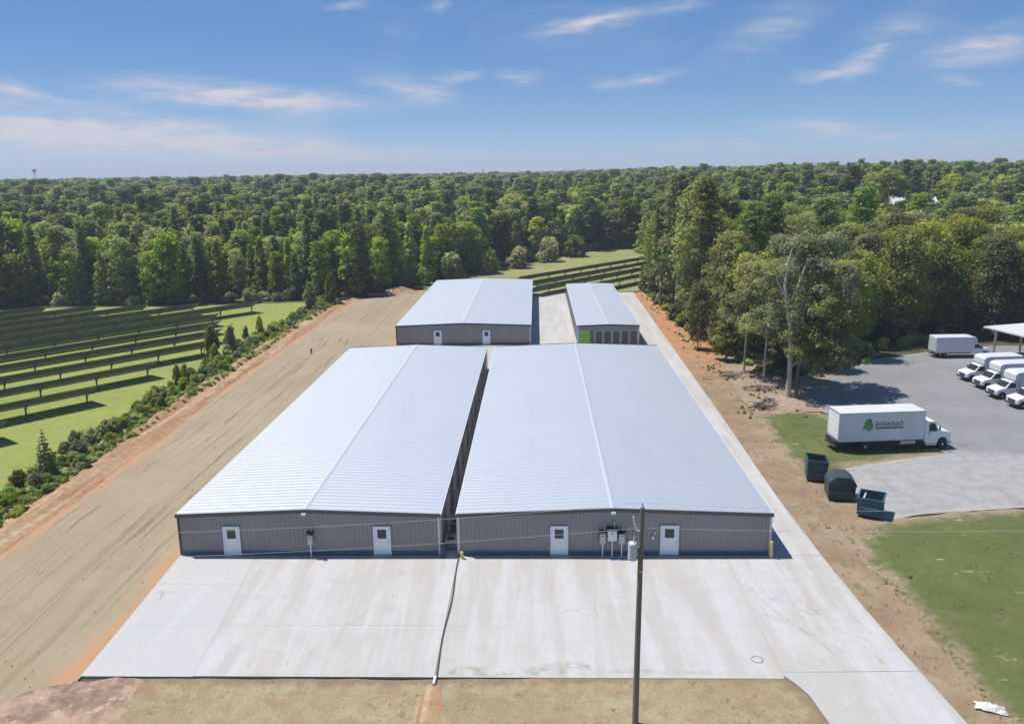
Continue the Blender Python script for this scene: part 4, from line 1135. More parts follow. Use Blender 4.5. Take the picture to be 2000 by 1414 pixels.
def leaves_mesh(name, clumps, nleaf, leaf, material, seed, flat=1.0, droop=0.0):
    """clumps: list of (x,y,z,r,tint); leaf-sized kite faces set over each clump"""
    g = np.random.default_rng(seed)
    cl = np.array(clumps, float)
    w = cl[:, 3] ** 2; cnt = np.maximum(6, (nleaf * w / w.sum())).astype(int)
    idx = np.repeat(np.arange(len(cl)), cnt); N = len(idx)
    d = g.normal(size=(N, 3)); d /= np.linalg.norm(d, axis=1)[:, None]
    low = d[:, 2] < -.35
    d[low, 2] *= -.6
    d /= np.linalg.norm(d, axis=1)[:, None]
    rad = cl[idx, 3] * np.clip(g.normal(.86, .2, N), .25, 1.3)
    pos = cl[idx, :3] + d * rad[:, None] * np.array([1, 1, flat])
    nrm = d + g.normal(0, .36, (N, 3)); nrm[:, 2] += .45
    nrm /= np.linalg.norm(nrm, axis=1)[:, None]
    a = np.cross(nrm, g.normal(size=(N, 3))); a /= np.linalg.norm(a, axis=1)[:, None]
    b = np.cross(nrm, a)
    s = leaf * g.uniform(.6, 1.45, N); e = g.uniform(.45, .8, N)
    A = a * s[:, None]; B = b * (s * e)[:, None]
    up = nrm * (s * g.uniform(-.25, .25, N))[:, None]
    v = np.stack([pos - A, pos - B * .9 + up, pos + A * g.uniform(.7, 1.1, N)[:, None], pos + B + up], 1).reshape(-1, 3)
    v[:, 2] = np.maximum(v[:, 2], .03)
    f = np.arange(N * 4).reshape(-1, 4)
    me = bpy.data.meshes.new(name)
    me.vertices.add(N * 4); me.vertices.foreach_set('co', v.ravel().astype(np.float32))
    me.loops.add(N * 4); me.loops.foreach_set('vertex_index', f.ravel().astype(np.int32))
    me.polygons.add(N); me.polygons.foreach_set('loop_start', (np.arange(N) * 4).astype(np.int32)); me.polygons.foreach_set('loop_total', np.full(N, 4, np.int32))
    me.update(calc_edges=True)
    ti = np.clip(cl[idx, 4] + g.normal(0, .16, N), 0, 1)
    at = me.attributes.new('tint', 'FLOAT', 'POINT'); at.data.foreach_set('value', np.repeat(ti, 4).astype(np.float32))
    me.materials.append(material)
    return me

def crown_clumps(kind, H, Rc, base, n, seed):
    g = random.Random(seed); out = []
    ang0 = g.random() * 6.28
    lob = [(g.uniform(.72, 1.15), g.uniform(0, 6.28), g.randint(2, 4)) for _ in range(3)]
    def lobe(a): return .82 + .12 * math.sin(lob[0][2] * a + lob[0][1]) + .10 * math.sin((lob[1][2] + 2) * a + lob[1][1])
    for i in range(n):
        t = (i + g.random()) / n
        a = ang0 + i * 2.39996 + g.uniform(-.4, .4)
        if kind == 'round':
            t = t ** .85
            prof = math.sqrt(max(0.02, 1 - ((t - .42) / .62) ** 2)); q = g.uniform(.45, 1.0); cr = Rc * g.uniform(.24, .42)
        elif kind == 'cone':
            prof = (1 - t) ** .8 * .98 + .05; q = g.uniform(.4, 1.0); cr = Rc * g.uniform(.22, .40) * (1.05 - .55 * t)
        elif kind == 'pine':
            prof = (math.sqrt(max(.03, 1 - ((t - .38) / .66) ** 2))) * g.uniform(.5, 1.1); q = g.uniform(.25, 1.0); cr = Rc * g.uniform(.20, .36)
        else:
            prof = math.sqrt(max(.05, 1 - t * t)); q = g.uniform(.2, .9); cr = Rc * g.uniform(.28, .5)
        r_ = Rc * prof * q * lobe(a) * .82
        z = H * (base + (1 - base) * t) - cr * .35
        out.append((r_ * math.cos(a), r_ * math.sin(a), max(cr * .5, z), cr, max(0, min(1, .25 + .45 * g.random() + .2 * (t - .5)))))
    return out
def trunk_mesh(name, H, r0_, clumps, material, seed, top=.86, nb=9, lean=(0, 0)):
    g = random.Random(seed + 99)
    pts = []; 
    for k in range(8):
        t = k / 7
        pts.append((lean[0] * t * t + .18 * H * .05 * math.sin(3 * t + seed), lean[1] * t * t + .18 * H * .05 * math.cos(2.4 * t + seed * 2), -.25 + (H * top + .25) * t))
    rad = [r0_ * (1.25 if k == 0 else 1) * (1 - .82 * k / 7) + .02 for k in range(8)]
    mb = MB().tube(pts, rad, 8)
    cs = sorted(clumps, key=lambda c: c[2])[:]
    g.shuffle(cs)
    for c in cs[:nb]:
        z0 = max(H * .22, c[2] - (abs(c[0]) + abs(c[1])) * g.uniform(.45, .8) - .4)
        t = min(.95, (z0 + .25) / (H * top + .25)); k = min(6, int(t * 7)); fr = t * 7 - k
        p0 = Vector(pts[k]).lerp(Vector(pts[k + 1]), fr); p1 = Vector(c[:3])
        mid = p0.lerp(p1, .55) + Vector((0, 0, .12 * (p1 - p0).length))
        rb = rad[k] * .42
        mb.tube([p0, mid, p1], [rb, rb * .6, rb * .2], 5)
    q = mb.build(name, material); me = q.data; bpy.data.objects.remove(q)
    return me
TREES = {}
def variant(key, kind, H, Rc, base, n, nleaf, leaf, lm, bark, r0_, seed, flat=.8, nb=9, lean=(0, 0)):
    cl = crown_clumps(kind, H, Rc, base, n, seed)
    if lean != (0, 0):
        cl = [(c[0] + lean[0] * (c[2] / H) ** 2, c[1] + lean[1] * (c[2] / H) ** 2, *c[2:]) for c in cl]
    TREES[key] = (leaves_mesh('crown', cl, nleaf, leaf, lm, seed, flat), trunk_mesh('trunk', H, r0_, cl, bark, seed, .86, nb, lean), H)
# forest trees (seen from 160 m and more)
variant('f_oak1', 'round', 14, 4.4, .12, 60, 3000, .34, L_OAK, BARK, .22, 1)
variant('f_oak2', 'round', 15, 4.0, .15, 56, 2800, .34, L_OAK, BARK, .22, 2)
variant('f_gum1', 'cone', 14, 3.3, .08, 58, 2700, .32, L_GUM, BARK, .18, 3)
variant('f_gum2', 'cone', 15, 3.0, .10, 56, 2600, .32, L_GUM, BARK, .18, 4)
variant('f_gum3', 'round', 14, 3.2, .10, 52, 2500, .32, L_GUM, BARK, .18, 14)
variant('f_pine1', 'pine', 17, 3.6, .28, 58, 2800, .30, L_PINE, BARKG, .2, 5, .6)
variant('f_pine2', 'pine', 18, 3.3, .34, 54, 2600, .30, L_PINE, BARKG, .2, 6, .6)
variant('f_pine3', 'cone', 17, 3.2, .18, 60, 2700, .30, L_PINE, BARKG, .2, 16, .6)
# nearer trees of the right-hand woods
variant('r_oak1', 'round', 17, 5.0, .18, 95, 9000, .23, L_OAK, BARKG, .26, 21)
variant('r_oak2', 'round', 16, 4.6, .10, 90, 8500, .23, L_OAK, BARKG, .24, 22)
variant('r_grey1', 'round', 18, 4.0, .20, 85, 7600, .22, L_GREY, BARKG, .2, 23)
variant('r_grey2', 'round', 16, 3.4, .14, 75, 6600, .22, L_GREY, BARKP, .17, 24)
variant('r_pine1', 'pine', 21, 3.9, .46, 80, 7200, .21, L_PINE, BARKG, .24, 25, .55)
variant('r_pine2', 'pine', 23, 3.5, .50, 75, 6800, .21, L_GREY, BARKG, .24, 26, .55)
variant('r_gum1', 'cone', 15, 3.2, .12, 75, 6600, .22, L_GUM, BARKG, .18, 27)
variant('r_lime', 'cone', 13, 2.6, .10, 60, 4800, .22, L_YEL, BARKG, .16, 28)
NAMES = {'oak': ('broadleaf_tree', 'tree'), 'gum': ('sweetgum_tree', 'tree'), 'pin': ('pine_tree', 'tree'), 'gre': ('slender_tree', 'tree'), 'lim': ('young_tree', 'tree')}
SRC = {}
def plant(key, x, y, sc, rz, label, group, z=None, sxy=None, name=None):
    cm, tm, H_ = TREES[key]
    nm, cat = NAMES[key.split('_')[1][:3]]
    o = thing(name or nm, label, cat, (x, y, (terrain(x, y) if z is None else z)), rz, group)
    sxy = sxy or sc
    o.scale = (sxy, sxy, sc)
    t_ = bpy.data.objects.new('trunk', tm); C.objects.link(t_); t_.parent = o
    c_ = bpy.data.objects.new('crown', cm); C.objects.link(c_); c_.parent = o
    SRC.setdefault(key, c_)
    return o

# ------------------------------------------------------------------ where trees stand
EDGE = [(-400, 168), (-110, 168.5), (-68, 170.5), (-46, 174.5), (-39, 181), (-30, 196), (-24, 205), (-12, 225.5), (8, 257), (29, 276), (33, 262), (36, 250)]
RW = [(28.5, 106), (32.5, 102.5), (36, 105.5), (41, 111), (48, 118), (56, 121.5), (62, 125.5), (84, 128), (100, 120), (140, 118), (300, 118), (300, 420), (36, 420), (34.5, 248), (28, 207), (25.5, 182), (24.6, 165), (25.5, 148), (26.6, 128), (28, 116)]
def inpoly(x, y, P):
    c = False
    for i in range(len(P)):
        (x0, y0), (x1, y1) = P[i], P[i - 1]
        if (y0 > y) != (y1 > y) and x < (x1 - x0) * (y - y0) / (y1 - y0) + x0: c = not c
    return c
def forest(x, y):
    if inpoly(x, y, RW): return 'R'
    if x >= 36: return 'B' if y > 250 else None
    for (a, b), (c, d) in zip(EDGE, EDGE[1:]):
        if a <= x <= c or (c <= x <= a):
            e = b + (d - b) * (x - a) / (c - a)
            return 'L' if y > e else None
    return 'L' if y > 168 and x < 0 else None
CLEAR = [(131, 291, 13), (132, 280, 9), (150, 270, 8)]
g = random.Random(21)
cand = []
def scatter(y0, y1, sp, r0_, r1_):
    y = y0
    while y < y1:
        x = -y * .80 - 25
        while x < y * .80 + 30:
            px = x + g.uniform(-.42, .42) * sp; py = y + g.uniform(-.42, .42) * sp
            x += sp
            dd = math.hypot(px, py)
            if dd < r0_ or dd >= r1_: continue
            k = forest(px, py)
            if not k: continue
            if any((px - a) ** 2 + (py - b) ** 2 < c * c for a, b, c in CLEAR): continue
            cand.append((dd, px, py, k))
        y += sp
scatter(96, 300, 4.7, 90, 270)
scatter(190, 520, 5.8, 270, 520)
scatter(360, 1050, 9.5, 520, 1050)
scatter(700, 3300, 27.0, 1050, 3300)
def lab(key, k, x, y):
    kind = {'oak': 'dark broadleaf tree', 'gum': 'light green pointed tree', 'pin': 'dark pine', 'gre': 'grey-green slender tree', 'lim': 'yellow-green young tree'}[key.split('_')[1][:3]]
    if k == 'R':
        if y < 124 and x < 46: return kind + ' at the woods edge between driveway and parking lot'
        if x < 40: return kind + ' in the woods along the upper driveway'
        if y < 150: return kind + ' in the dark woods behind the parking lot'
        return kind + ' deep in the woods on the right side'
    if x < -40: return kind + ' at the wood front ' + ('by the left picture edge' if x < -92 else 'behind the middle of the solar field' if x < -70 else 'above the solar row ends' if x < -55 else 'near the end of the dirt track')
    return kind + ' at the front of the wood behind the rear buildings'
near = []; far = []
def inview(x, y):
    a = math.degrees(math.atan2(x, y)) + 1.8
    return abs(a) < 33.5
for c in sorted(cand):
    dd, x, y, k = c
    if len(near) < 285 and inview(x, y): near.append(c)
    else: far.append(c)
for dd, x, y, k in near:
    rz = g.uniform(0, 6.28)
    if k == 'R':
        if x < 46 and y < 135: key = g.choice(['r_grey1', 'r_grey2', 'r_grey1', 'r_oak2', 'r_gum1', 'r_grey2'])
        elif x < 36: key = g.choice(['r_grey1', 'r_pine2', 'r_pine1', 'r_grey1', 'r_oak1'])
        else: key = g.choice(['r_oak1', 'r_oak2', 'r_oak1', 'r_oak2', 'r_pine1', 'r_grey1'])
        sc = g.uniform(.80, 1.08)
        if 30 < x < 50 and y < 125: sc *= .92
    else:
        key = g.choice(['f_gum1', 'f_gum2', 'f_gum3', 'f_oak1', 'f_gum3', 'f_oak2', 'f_gum1', 'f_gum2', 'f_pine1', 'f_pine3'])
        sc = g.uniform(.70, 1.02) * (1.0 if x < -40 else 1.12)
    lb = lab(key, k, x, y)
    plant(key, x, y, sc, rz, lb, lb.replace('tree', 'trees', 1) if 'tree' in lb else lb + ', several')
# make sure each low-detail kind exists as a single tree to repeat from
FKEYS = ['f_oak1', 'f_oak2', 'f_gum1', 'f_gum2', 'f_gum3', 'f_pine1', 'f_pine2', 'f_pine3']
for i, key in enumerate(FKEYS):
    if key not in SRC:
        x, y = -60 - i * 7, 173
        lb = lab(key, 'L', x, y); plant(key, x, y, .9, i, lb, lb + ', several')
# the rest of the forest: one mass
def mass(name, label, pts, keys):
    me = bpy.data.meshes.new(name)
    me.from_pydata([p[:3] for p in pts], [], [])
    for nm, ty, col in (('rot', 'FLOAT', 3), ('vid', 'INT', 6)):
        at = me.attributes.new(nm, ty, 'POINT'); at.data.foreach_set('value', [p[col] for p in pts])
    at = me.attributes.new('scl', 'FLOAT_VECTOR', 'POINT'); at.data.foreach_set('vector', [v for p in pts for v in (p[4], p[4], p[5])])
    ob = bpy.data.objects.new(name, me); C.objects.link(ob); tag(ob, label, 'forest' if 'wood' in label else 'plants', None, 'stuff')
    ng = bpy.data.node_groups.new(name + '_nodes', 'GeometryNodeTree')
    ng.interface.new_socket('Geometry', in_out='INPUT', socket_type='NodeSocketGeometry')
    ng.interface.new_socket('Geometry', in_out='OUTPUT', socket_type='NodeSocketGeometry')
    nd = ng.nodes; ln = ng.links
    gi = nd.new('NodeGroupInput'); go = nd.new('NodeGroupOutput')
    join = nd.new('GeometryNodeJoinGeometry')
    for key in keys:
        oi = nd.new('GeometryNodeObjectInfo'); oi.inputs['Object'].default_value = SRC[key]; oi.inputs['As Instance'].default_value = True
        oi.transform_space = 'ORIGINAL'
        ln.new(oi.outputs['Geometry'], join.inputs[0])
    iop = nd.new('GeometryNodeInstanceOnPoints')
    def na(n_, ty):
        a = nd.new('GeometryNodeInputNamedAttribute'); a.data_type = ty; a.inputs['Name'].default_value = n_; return a.outputs['Attribute']
    cx = nd.new('ShaderNodeCombineXYZ'); ln.new(na('rot', 'FLOAT'), cx.inputs[2])
    e2r = nd.new('FunctionNodeEulerToRotation'); ln.new(cx.outputs[0], e2r.inputs[0])
    ln.new(gi.outputs[0], iop.inputs['Points']); ln.new(join.outputs[0], iop.inputs['Instance'])
    iop.inputs['Pick Instance'].default_value = True
    ln.new(na('vid', 'INT'), iop.inputs['Instance Index']); ln.new(e2r.outputs[0], iop.inputs['Rotation']); ln.new(na('scl', 'FLOAT_VECTOR'), iop.inputs['Scale'])
    ln.new(iop.outputs[0], go.inputs[0])
    md = ob.modifiers.new('scatter', 'NODES'); md.node_group = ng
    return ob
pts = []
for dd, x, y, k in far:
    w_ = 1.12 if dd < 270 else 1.4 if dd < 520 else 2.1 if dd < 1050 else 4.4
    h_ = g.choice([g.uniform(.68, .95), g.uniform(.8, 1.08)]) * (1.0 + .12 * min(1, dd / 400)) * (1.02 if k == 'R' else 1)
    if abs(x - 125) < 30 and 240 < y < 292: h_ *= .55
    pts.append((x, y, terrain(x, y), g.uniform(0, 6.28), w_ * g.uniform(.85, 1.15), h_, g.randrange(8)))
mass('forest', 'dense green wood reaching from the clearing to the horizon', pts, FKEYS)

# ------------------------------------------------------------------ single trees of note
def grow(name, label, cat, x, y, limbs, clumps, nleaf, leaf, lm, bark, seed, z=-.08, flat=.85):
    """one hand-placed tree: limbs are (points, radii), clumps as above, both relative to the base"""
    r_ = thing(name, label, cat, (x, y, z))
    mb = MB()
    for p, rd in limbs: mb.tube(p, rd, 9)
    mb.build('trunk', bark, r_)
    me = leaves_mesh('crown', clumps, nleaf, leaf, lm, seed, flat)
    c_ = bpy.data.objects.new('crown', me); C.objects.link(c_); c_.parent = r_
    return r_
g2 = random.Random(5)
cl = []
for i in range(120):
    a = g2.uniform(0, 6.28); t = g2.random(); zz = 5.0 + 13.0 * t
    pr = math.sqrt(max(.05, 1 - ((t - .40) / .62) ** 2))
    r_ = 5.4 * pr * math.sqrt(g2.random())
    cl.append((2.8 + r_ * math.cos(a) * 1.15, 3.6 + r_ * math.sin(a), zz, g2.uniform(.8, 1.5), .25 + .6 * g2.random()))
for i in range(16): cl.append((g2.uniform(2.5, 8.0), g2.uniform(-2.5, 2.5), g2.uniform(3.0, 6.0), g2.uniform(.7, 1.2), .3 + .4 * g2.random()))
grow('leaning_tree', 'tall tree with pale forked trunk standing nearest the box truck', 'tree', 29.4, 94.5,
     [([(0, 0, -.2), (.05, 0, 2.5), (.02, .05, 5.5), (-.12, .1, 8), (-.55, .2, 10.5), (-1.0, .3, 13), (-.8, .5, 15.5), (-.3, .6, 17.5)], [.36, .29, .27, .25, .23, .18, .11, .04]),
      ([(.02, .05, 4.6), (.7, .2, 6.4), (1.9, .5, 8.2), (3.2, .9, 10.2)], [.17, .14, .10, .04]),
      ([(-.5, .2, 10.3), (.3, .5, 12.4), (1.2, .8, 14.8), (1.9, 1.0, 16.6)], [.17, .14, .10, .04]),
      ([(-.75, .2, 11.6), (-1.7, .2, 13.2), (-2.3, .3, 14.8)], [.10, .07, .03]),
      ([(.03, .0, 3.6), (1.6, -.2, 4.6), (4.2, -.3, 5.0), (6.2, -.2, 4.8)], [.10, .08, .06, .03])], cl, 15500, .20, L_GREY, BARKP, 41)
cl = [(1.2 + g2.gauss(0, 1.6), g2.gauss(0, 1.5), g2.uniform(4.5, 12), g2.uniform(.7, 1.2), .2 + .5 * g2.random()) for _ in range(46)]
grow('brown_tree', 'dark twin trunk tree right beside the pale leaning tree', 'tree', 30.15, 93.9, [([(0, 0, -.2), (.05, 0, 3), (.3, .1, 6), (.9, .2, 10)], [.24, .19, .15, .05]), ([(.0, 0, 3), (.8, -.2, 6), (1.5, -.2, 8.5)], [.12, .09, .04])], cl, 5200, .21, L_OAK, BARK, 42)
for (x, y, h_, label) in [(28.6, 102.2, 15, 'thin pale trunk tree standing left of the leaning tree'), (27.3, 107.0, 14, 'thin pale trunk tree at the back of the brush, second left of the leaning tree')]:
    cl = [(g2.gauss(0, 1.5), g2.gauss(0, 1.4), g2.uniform(h_ * .42, h_), g2.uniform(.7, 1.2), .3 + .6 * g2.random()) for _ in range(44)]
    grow('slender_tree', label, 'tree', x, y, [([(0, 0, -.2), (.1, 0, h_ * .35), (-.05, .1, h_ * .7), (.1, .1, h_)], [.16, .12, .08, .03])], cl, 4600, .20, L_GREY, BARKP, int(x * 7))
for (x, y, sc, key, label) in [(26.4, 113.5, .95, 'r_lime', 'bright yellow-green young tree at the woods edge by the brush'), (31.8, 103.6, .85, 'r_lime', 'bright yellow-green tree just behind the leaning tree'),
                               (26.0, 130.0, 1.1, 'r_pine2', 'tall bare-stemmed pine nearest the clay bank, first along the driveway'), (24.9, 148.0, 1.12, 'r_pine2', 'tall bare-stemmed pine at the bend of the clay strip'),
                               (24.3, 160.5, 1.0, 'r_pine1', 'tall bare-stemmed pine at the far end of the driveway'), (23.9, 121.5, .62, 'r_grey2', 'small grey-green tree overhanging the clay strip'),
                               (26.2, 137.0, 1.3, 'r_grey1', 'tall grey-green tree above the bright shrubs by the driveway')]:
    plant(key, x, y, sc, g2.uniform(0, 6), label, None)

# bushes along the bank, round the wood edge and by the driveway
def shrub_mesh(seed, lm, n=16, nl=900, leaf=.10):
    return leaves_mesh('foliage', crown_clumps('bush', 1.0, .75, .08, n, seed), nl, leaf, lm, seed, .9)
SHR = [shrub_mesh(51, L_SHRUB), shrub_mesh(52, L_SHRUB), shrub_mesh(53, L_GREY), shrub_mesh(54, L_OAK), shrub_mesh(55, L_GUM)]
SHR_STEM = None
mb = MB()
for k in range(5):
    a = k * 1.26; mb.tube([(0, 0, -.08), (.2 * math.cos(a), .2 * math.sin(a), .35), (.42 * math.cos(a), .42 * math.sin(a), .75)], [.03, .022, .008], 5)
q = mb.build('stem', BARK); SHR_STEM = q.data; bpy.data.objects.remove(q)
def shrub(x, y, z, sxy, sz, k, label, group, rz):
    o = thing('shrub', label, 'bush', (x, y, z), rz, group); o.scale = (sxy, sxy, sz)
    a = bpy.data.objects.new('foliage', SHR[k]); C.objects.link(a); a.parent = o
    SRC.setdefault('s%d' % k, a)
    b = bpy.data.objects.new('stem', SHR_STEM); C.objects.link(b); b.parent = o
    return o
SHR.append(shrub_mesh(56, L_YEL))
g3 = random.Random(77)
for i in range(190):
    y = 44 + 130 * (i / 190) + g3.uniform(-.6, .6)
    xc = -44.2 if y < 75 else -45.0
    x = xc + g3.gauss(0, 1.0) - (.6 if y < 60 else 0)
    big = g3.random()
    s = g3.uniform(.75, 1.5) * (1.35 if y < 62 else 1.0)
    dark = g3.random() < .13
    lb = ('dark green bush' if dark else 'leafy light green bush') + ' on the bank, ' + ('left of the young conifer by the picture edge' if y < 63 else 'round the foot of the young conifer' if y < 75 else 'between the young conifer and the nearest solar rows' if y < 97 else 'by the upright dark shrubs midway' if y < 109 else 'round the tallest dark shrub' if y < 125 else 'past the tallest shrub, before the wood' if y < 150 else 'at its far end by the wood')
    shrub(x, y, -.05, s, s * g3.uniform(.7, 1.15), 3 if dark else g3.choice([0, 1, 4, 4]), lb, lb.replace('bush', 'bushes'), g3.uniform(0, 6))
for (x, y, h_, w_, label) in [(-48.0, 117.5, 4.6, 3.0, 'tallest dark shrub on the bank at the ends of the solar rows'), (-46.6, 121.5, 3.8, 2.7, 'dark shrub just behind the tallest shrub on the bank'), (-46.0, 113.5, 2.7, 2.0, 'dark shrub in front of the tallest shrub on the bank'),
                              (-45.8, 100.5, 2.8, 1.7, 'upright dark shrub midway along the bank'), (-46.4, 104.0, 2.2, 1.6, 'smaller upright dark shrub midway along the bank'), (-45.9, 133, 3.4, 1.9, 'upright dark shrub in the farther half of the bank'), (-46.5, 128, 2.6, 1.6, 'rounded shrub before the farther upright shrub on the bank'),
                              (-44.6, 160, 5.2, 3.4, 'broad shrub where the bank meets the wood'), (-42.6, 168, 6.0, 3.6, 'tall shrub at the far end of the bank by the wood'), (-46.6, 52.5, 2.2, 2.5, 'large round bush on the bank at the left picture edge')]:
    shrub(x, y, -.1, w_ / 1.5, h_, 3, label, None, x)
for i, (x, y, h_, w_, k, label) in enumerate([(24.6, 146, 2.6, 4.2, 5, 'bright green shrub on the clay strip beside the upper driveway'), (25.0, 140.5, 2.1, 3.6, 5, 'second bright green shrub on the clay strip, nearer the camera'),
                                              (25.2, 175, 4.5, 6, 2, 'round grey-green shrub at the end of the driveway'), (24.4, 182, 4.2, 6, 2, 'grey-green shrub where the driveway ends by the solar rows'),
                                              (-21.0, 203, 6.5, 8, 2, 'large round shrub behind the rear building roof'), (-12.5, 215, 6, 7, 0, 'large shrub at the wood edge above the rear roof'), (-5, 226, 5.5, 8, 2, 'round pale shrub at the left end of the meadow'), (3.5, 240, 6.5, 9, 2, 'big round shrub standing at the back of the meadow'),
                                              (-27, 195, 4, 5, 4, 'yellowish shrub beside the clay mound'), (11.5, 251, 6, 9, 0, 'broad shrub behind the middle of the meadow'), (-36.5, 183.5, 3, 5.5, 0, 'light green shrub behind the dark pipe')]):
    shrub(x, y, terrain(x, y), w_ / 1.5, h_, k, label, None, i)
# undergrowth mass along the wood edges
SRC['u0'] = None
for k in range(2):
    lb = 'leafy bush on the forest floor at the foot of the front trees'
o = shrub(-60, 171.5, -.1, 2.2, 2.4, 0, 'low green bush at the foot of the wood behind the solar field', None, 0)
SRC['u0'] = o.children[0]
o = shrub(31.5, 104.8, -.1, 1.0, 1.1, 2, 'low grey-green bush at the foot of the woods behind the brush', None, 0)
SRC['u1'] = o.children[0]
pts = []
def along(P, n, off, smin, smax):
    L_ = [math.hypot(b[0] - a[0], b[1] - a[1]) for a, b in zip(P, P[1:])]
    tot = sum(L_)
    for i in range(n):
        t = g3.random() * tot; k = 0
        while t > L_[k]: t -= L_[k]; k += 1
        a, b = P[k], P[k + 1]; f_ = t / L_[k]
        x = a[0] + (b[0] - a[0]) * f_ + g3.gauss(0, off); y = a[1] + (b[1] - a[1]) * f_ + g3.gauss(0, off) + .8
        s = g3.uniform(smin, smax)
        pts.append((x, y, terrain(x, y), g3.uniform(0, 6.28), s, s * g3.uniform(.6, 1.1), g3.randrange(2)))
along([(-150, 170), (-110, 170), (-68, 172), (-46, 176), (-39, 183), (-30, 198), (-24, 207), (-12, 227.5), (8, 259), (29, 278)], 260, 1.2, 1.2, 3.2)
along([(34.5, 248), (28.5, 207), (26.5, 182), (25.8, 165), (26.6, 148), (27.6, 128), (28.6, 118), (29.4, 107), (33, 104), (37, 107), (42, 112.5), (49, 119), (57, 123), (63, 127), (84, 130)], 330, .9, .6, 2.0)
mass('undergrowth', 'low leafy undergrowth along the foot of the wood edges', pts, ['u0', 'u1'])
# weeds on the dirt: small tufts
def tuft_mesh(seed):
    g_ = np.random.default_rng(seed); vs = []; fs = []
    for i in range(26):
        a = g_.uniform(0, 6.28); r_ = g_.uniform(0, .16); h_ = g_.uniform(.08, .26); w_ = .02
        b = np.array([r_ * math.cos(a), r_ * math.sin(a)]); q = b + np.array([math.cos(a), math.sin(a)]) * g_.uniform(.02, .2)
        o_ = len(vs); vs += [(b[0] - w_, b[1], 0), (b[0] + w_, b[1], 0), (q[0], q[1], h_)]; fs.append((o_, o_ + 1, o_ + 2))
    return MB().add(vs, fs)
M_TUFT = mat('weed_green', Base_Color=(.075, .085, .03), Roughness=.9)
q = tuft_mesh(3).build('tuft', M_TUFT); TUFT = q.data; bpy.data.objects.remove(q)
for i in range(46):
    if i < 22: x, y = g3.gauss(9.6, 1.6), g3.uniform(34.6, 36.2)
    else: x, y = g3.uniform(-19, 12), g3.uniform(34, 38.5)
    if x > 13.2: continue
    o = bpy.data.objects.new('weed_tuft', TUFT); C.objects.link(o); o.location = (x, y, -.07); o.rotation_euler = (0, 0, g3.uniform(0, 6)); s = g3.uniform(.3, .85); o.scale = (s * 1.4, s * 1.4, s * .7)
    lb = 'small dark weed tuft on the foreground dirt ' + ('near the driveway curve' if i < 22 else 'away from the driveway curve'); tag(o, lb, 'weed', lb.replace('tuft', 'tufts'))

# tall grass and weeds covering the bank
SRC['w0'] = SRC['u0']; SRC['w1'] = SRC['s4']; SRC['w2'] = SRC['u1']
pts = []
for i in range(1500):
    y = 40 + 134 * g3.random(); x = -41.5 - abs(g3.gauss(0, 2.1)) - (.3 if y > 85 else 0)
    if x < -47.5: continue
    s_ = g3.uniform(.35, .85); pts.append((x, y, -.12, g3.uniform(0, 6.28), s_, s_ * g3.uniform(.5, 1.0), g3.randrange(2)))
for i in range(420):
    y = 86 + 90 * g3.random() ** 1.3; x = g3.uniform(22.0, 29.5)
    if fbm(x, y, .25, 4) < .0: continue
    s_ = g3.uniform(.12, .42); pts.append((x, y, -.1, g3.uniform(0, 6.28), s_, s_ * g3.uniform(.4, .9), g3.randrange(2)))
mass('weeds', 'tall pale green weeds covering the bank and soil edges', pts, ['w0', 'w1'])
# soil washed onto the apron edge
def m_spill(t, bs):
    p = t.pos(); a = t.noise(p, 1.4, 6, .65); e = t.attr('edge')
    t.nt.links.new(t.math('MULTIPLY', t.ramp(a, .42, .66, 0, .35), t.ramp(e, 0, .3)), bs.inputs['Alpha'])
M_SPILL = mat('soil_spill', m_spill, Base_Color=(.36, .26, .175), Roughness=.95)
sheet('soil_spill', [(-20, 38.97), (-6, 38.97), (-5.7, 39.5), (-9, 39.35), (-13, 39.4), (-19, 39.25)], .006, M_SPILL, .25, .3, .12, seed=71, parent=ap)
sheet('soil_spill', [(-5.4, 38.97), (12.5, 39.3), (12.6, 39.7), (9, 39.7), (4, 39.9), (1.5, 40.6), (-1.5, 39.9), (-4.6, 40.1)], .006, M_SPILL, .25, .3, .15, seed=72, parent=ap)

# clods on the bare ground, grass tufts on the lawns
def lump(seed):
    g_ = random.Random(seed); vs = []; fs = []
    for j, (z, r_) in enumerate(((0, .9), (.35, 1.0), (.75, .6))):
        for i in range(6):
            a = i * 1.047 + j * .4; q_ = r_ * g_.uniform(.75, 1.2); vs.append((q_ * math.cos(a), q_ * math.sin(a), z * g_.uniform(.85, 1.15)))
    for j in range(2):
        for i in range(6): fs.append((j * 6 + i, j * 6 + (i + 1) % 6, j * 6 + 6 + (i + 1) % 6, j * 6 + 6 + i))
    fs.append(tuple(range(12, 18))); return MB().add(vs, fs)
cld = lump(3).build('clod', M_SIDE); cld.location = (21.6, 58, -.06); cld.scale = (.22, .18, .14); tag(cld, 'fist-sized clod of clay on the soil strip beside the wide building driveway', 'clod')
SRC['clod'] = cld
pts = []
for i in range(3600):
    z_ = g3.random()
    if z_ < .35: x, y = g3.uniform(19.9, 23.6), g3.uniform(34, 120)
    elif z_ < .6: x, y = g3.uniform(-43.2, -39), g3.uniform(45, 170)
    elif z_ < .72: x, y = g3.uniform(-24, 13), g3.uniform(34, 38.8)
    elif z_ < .86: x, y = g3.uniform(-39, -25.8), 36 + 90 * g3.random() ** 1.6
    else: x, y = g3.uniform(23.5, 31), g3.uniform(87, 112)
    if 19.4 < x < xr(y) + .25: continue
    s_ = .015 + .055 * g3.random() ** 3
    zz = -.04 if x > -38.9 else bank(x, y, 2) - .06
    pts.append((x, y, zz, g3.uniform(0, 6.28), s_, s_ * .8, 0))
mass('clods', 'loose clods and stones scattered over the bare soil', pts, ['clod'])
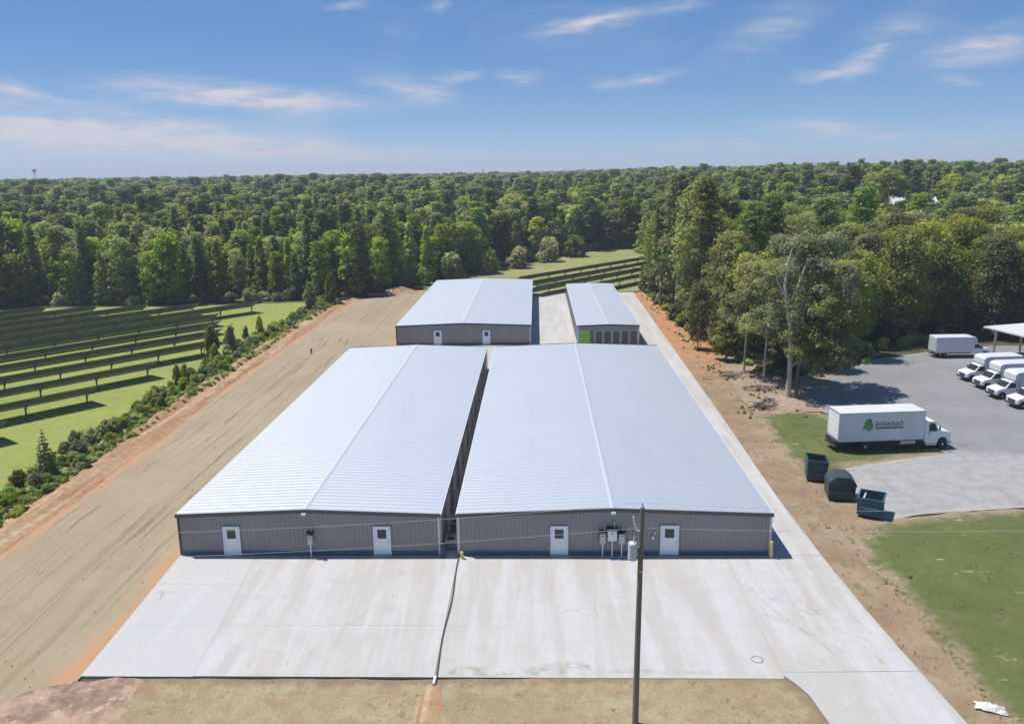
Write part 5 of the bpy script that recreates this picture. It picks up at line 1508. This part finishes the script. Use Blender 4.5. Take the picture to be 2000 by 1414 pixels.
gt = tuft_mesh(5).build('grass_tuft', mat('tuft_lawn', Base_Color=(.21, .225, .06), Roughness=.9)); gt.location = (24.2, 50, .0)
tag(gt, 'ragged grass tuft at the lawn edge level with the front wall', 'grass'); SRC['tuft'] = gt
pts = []
for i in range(9000):
    if i < 6500: x, y = 22.4 + 24 * g3.random() ** 1.3, g3.uniform(34, 61)
    else: x, y = g3.uniform(23.2, 37), g3.uniform(68, 88)
    if i < 6500 and y > 58.6 + (x - 26) * .17: continue
    if i >= 6500 and not inpoly(x, y, [(23.3, 67), (23.3, 80), (24, 87), (31, 88), (33, 83.5), (37.5, 79.5), (38.5, 76.6), (29.8, 72), (25.5, 67)]): continue
    if fbm(x, y, .4, 6) < -.12: continue
    s_ = g3.uniform(.25, .6); pts.append((x, y, -.02, g3.uniform(0, 6.28), s_, s_ * g3.uniform(.25, .5), 0))
mass('grass_blades', 'ragged grass plants over the lawn and grass strip', pts, ['tuft'])
# young conifer on the bank
cl = []
for t in np.linspace(0, 1, 15):
    n = max(1, int(8 * (1 - t)) + 1)
    for k in range(n):
        a = k * 6.283 / n + t * 9; r_ = (1 - t) * .95 * g3.uniform(.75, 1.1)
        cl.append((r_ * math.cos(a), r_ * math.sin(a), .35 + 4.2 * t - r_ * .15, .30 * (1.1 - .6 * t), .15 + .4 * g3.random()))
grow('young_conifer', 'pointed young conifer standing alone on the bank by the solar field', 'tree', -43.9, 68.4, [([(0, 0, -.2), (0, 0, 2.2), (.03, 0, 4.5)], [.09, .06, .015])], cl, 2600, .10, L_PINE, BARK, 61, -.05, .6)

# brush piles under the leaning tree
def brush(x, y, label, n, s, seed):
    r_ = thing('brush_pile', label, 'brush', (x, y, -.05))
    g_ = random.Random(seed)
    for i in range(n):
        a = g_.uniform(0, 6.28); l_ = g_.uniform(.5, 1.3) * s; cx_, cy_ = g_.gauss(0, .45 * s), g_.gauss(0, .3 * s); z0 = g_.uniform(.02, .30 * s)
        p0 = (cx_ - l_ * math.cos(a) * .5, cy_ - l_ * math.sin(a) * .5, z0); p1 = (cx_ + l_ * math.cos(a) * .5, cy_ + l_ * math.sin(a) * .5, max(.02, z0 + g_.uniform(-.2, .35)))
        MB().tube([p0, p1], [g_.uniform(.025, .07) * s, .015], 5).build('branch', BARK if i % 3 else BARKG, r_)
brush(25.3, 90.0, 'dark brush pile at the corner of the grass strip by the driveway', 34, 1.5, 1)
brush(26.9, 97.5, 'scattered dead branches left of the leaning tree', 20, 1.7, 2)
brush(25.2, 104.0, 'scattered dead branches beside the clay strip', 18, 1.6, 3)
brush(26.6, 92.6, 'small twig pile between the brush pile and leaning tree', 16, 1.2, 4)

# ------------------------------------------------------------------ air
hzb = MB().box(-5200, 5200, -450, 5200, -6, 75).build('haze', None)
tag(hzb, 'thin pale summer haze over the whole site', 'haze', None, 'stuff')
hm = bpy.data.materials.new('haze_air'); hm.use_nodes = True
hn = hm.node_tree; hn.nodes.remove(hn.nodes['Principled BSDF'])
pv = hn.nodes.new('ShaderNodeVolumePrincipled'); pv.inputs['Color'].default_value = (.80, .88, 1, 1); pv.inputs['Density'].default_value = .0003; pv.inputs['Anisotropy'].default_value = .1
hn.links.new(pv.outputs[0], hn.nodes['Material Output'].inputs['Volume'])
hzb.data.materials.append(hm)
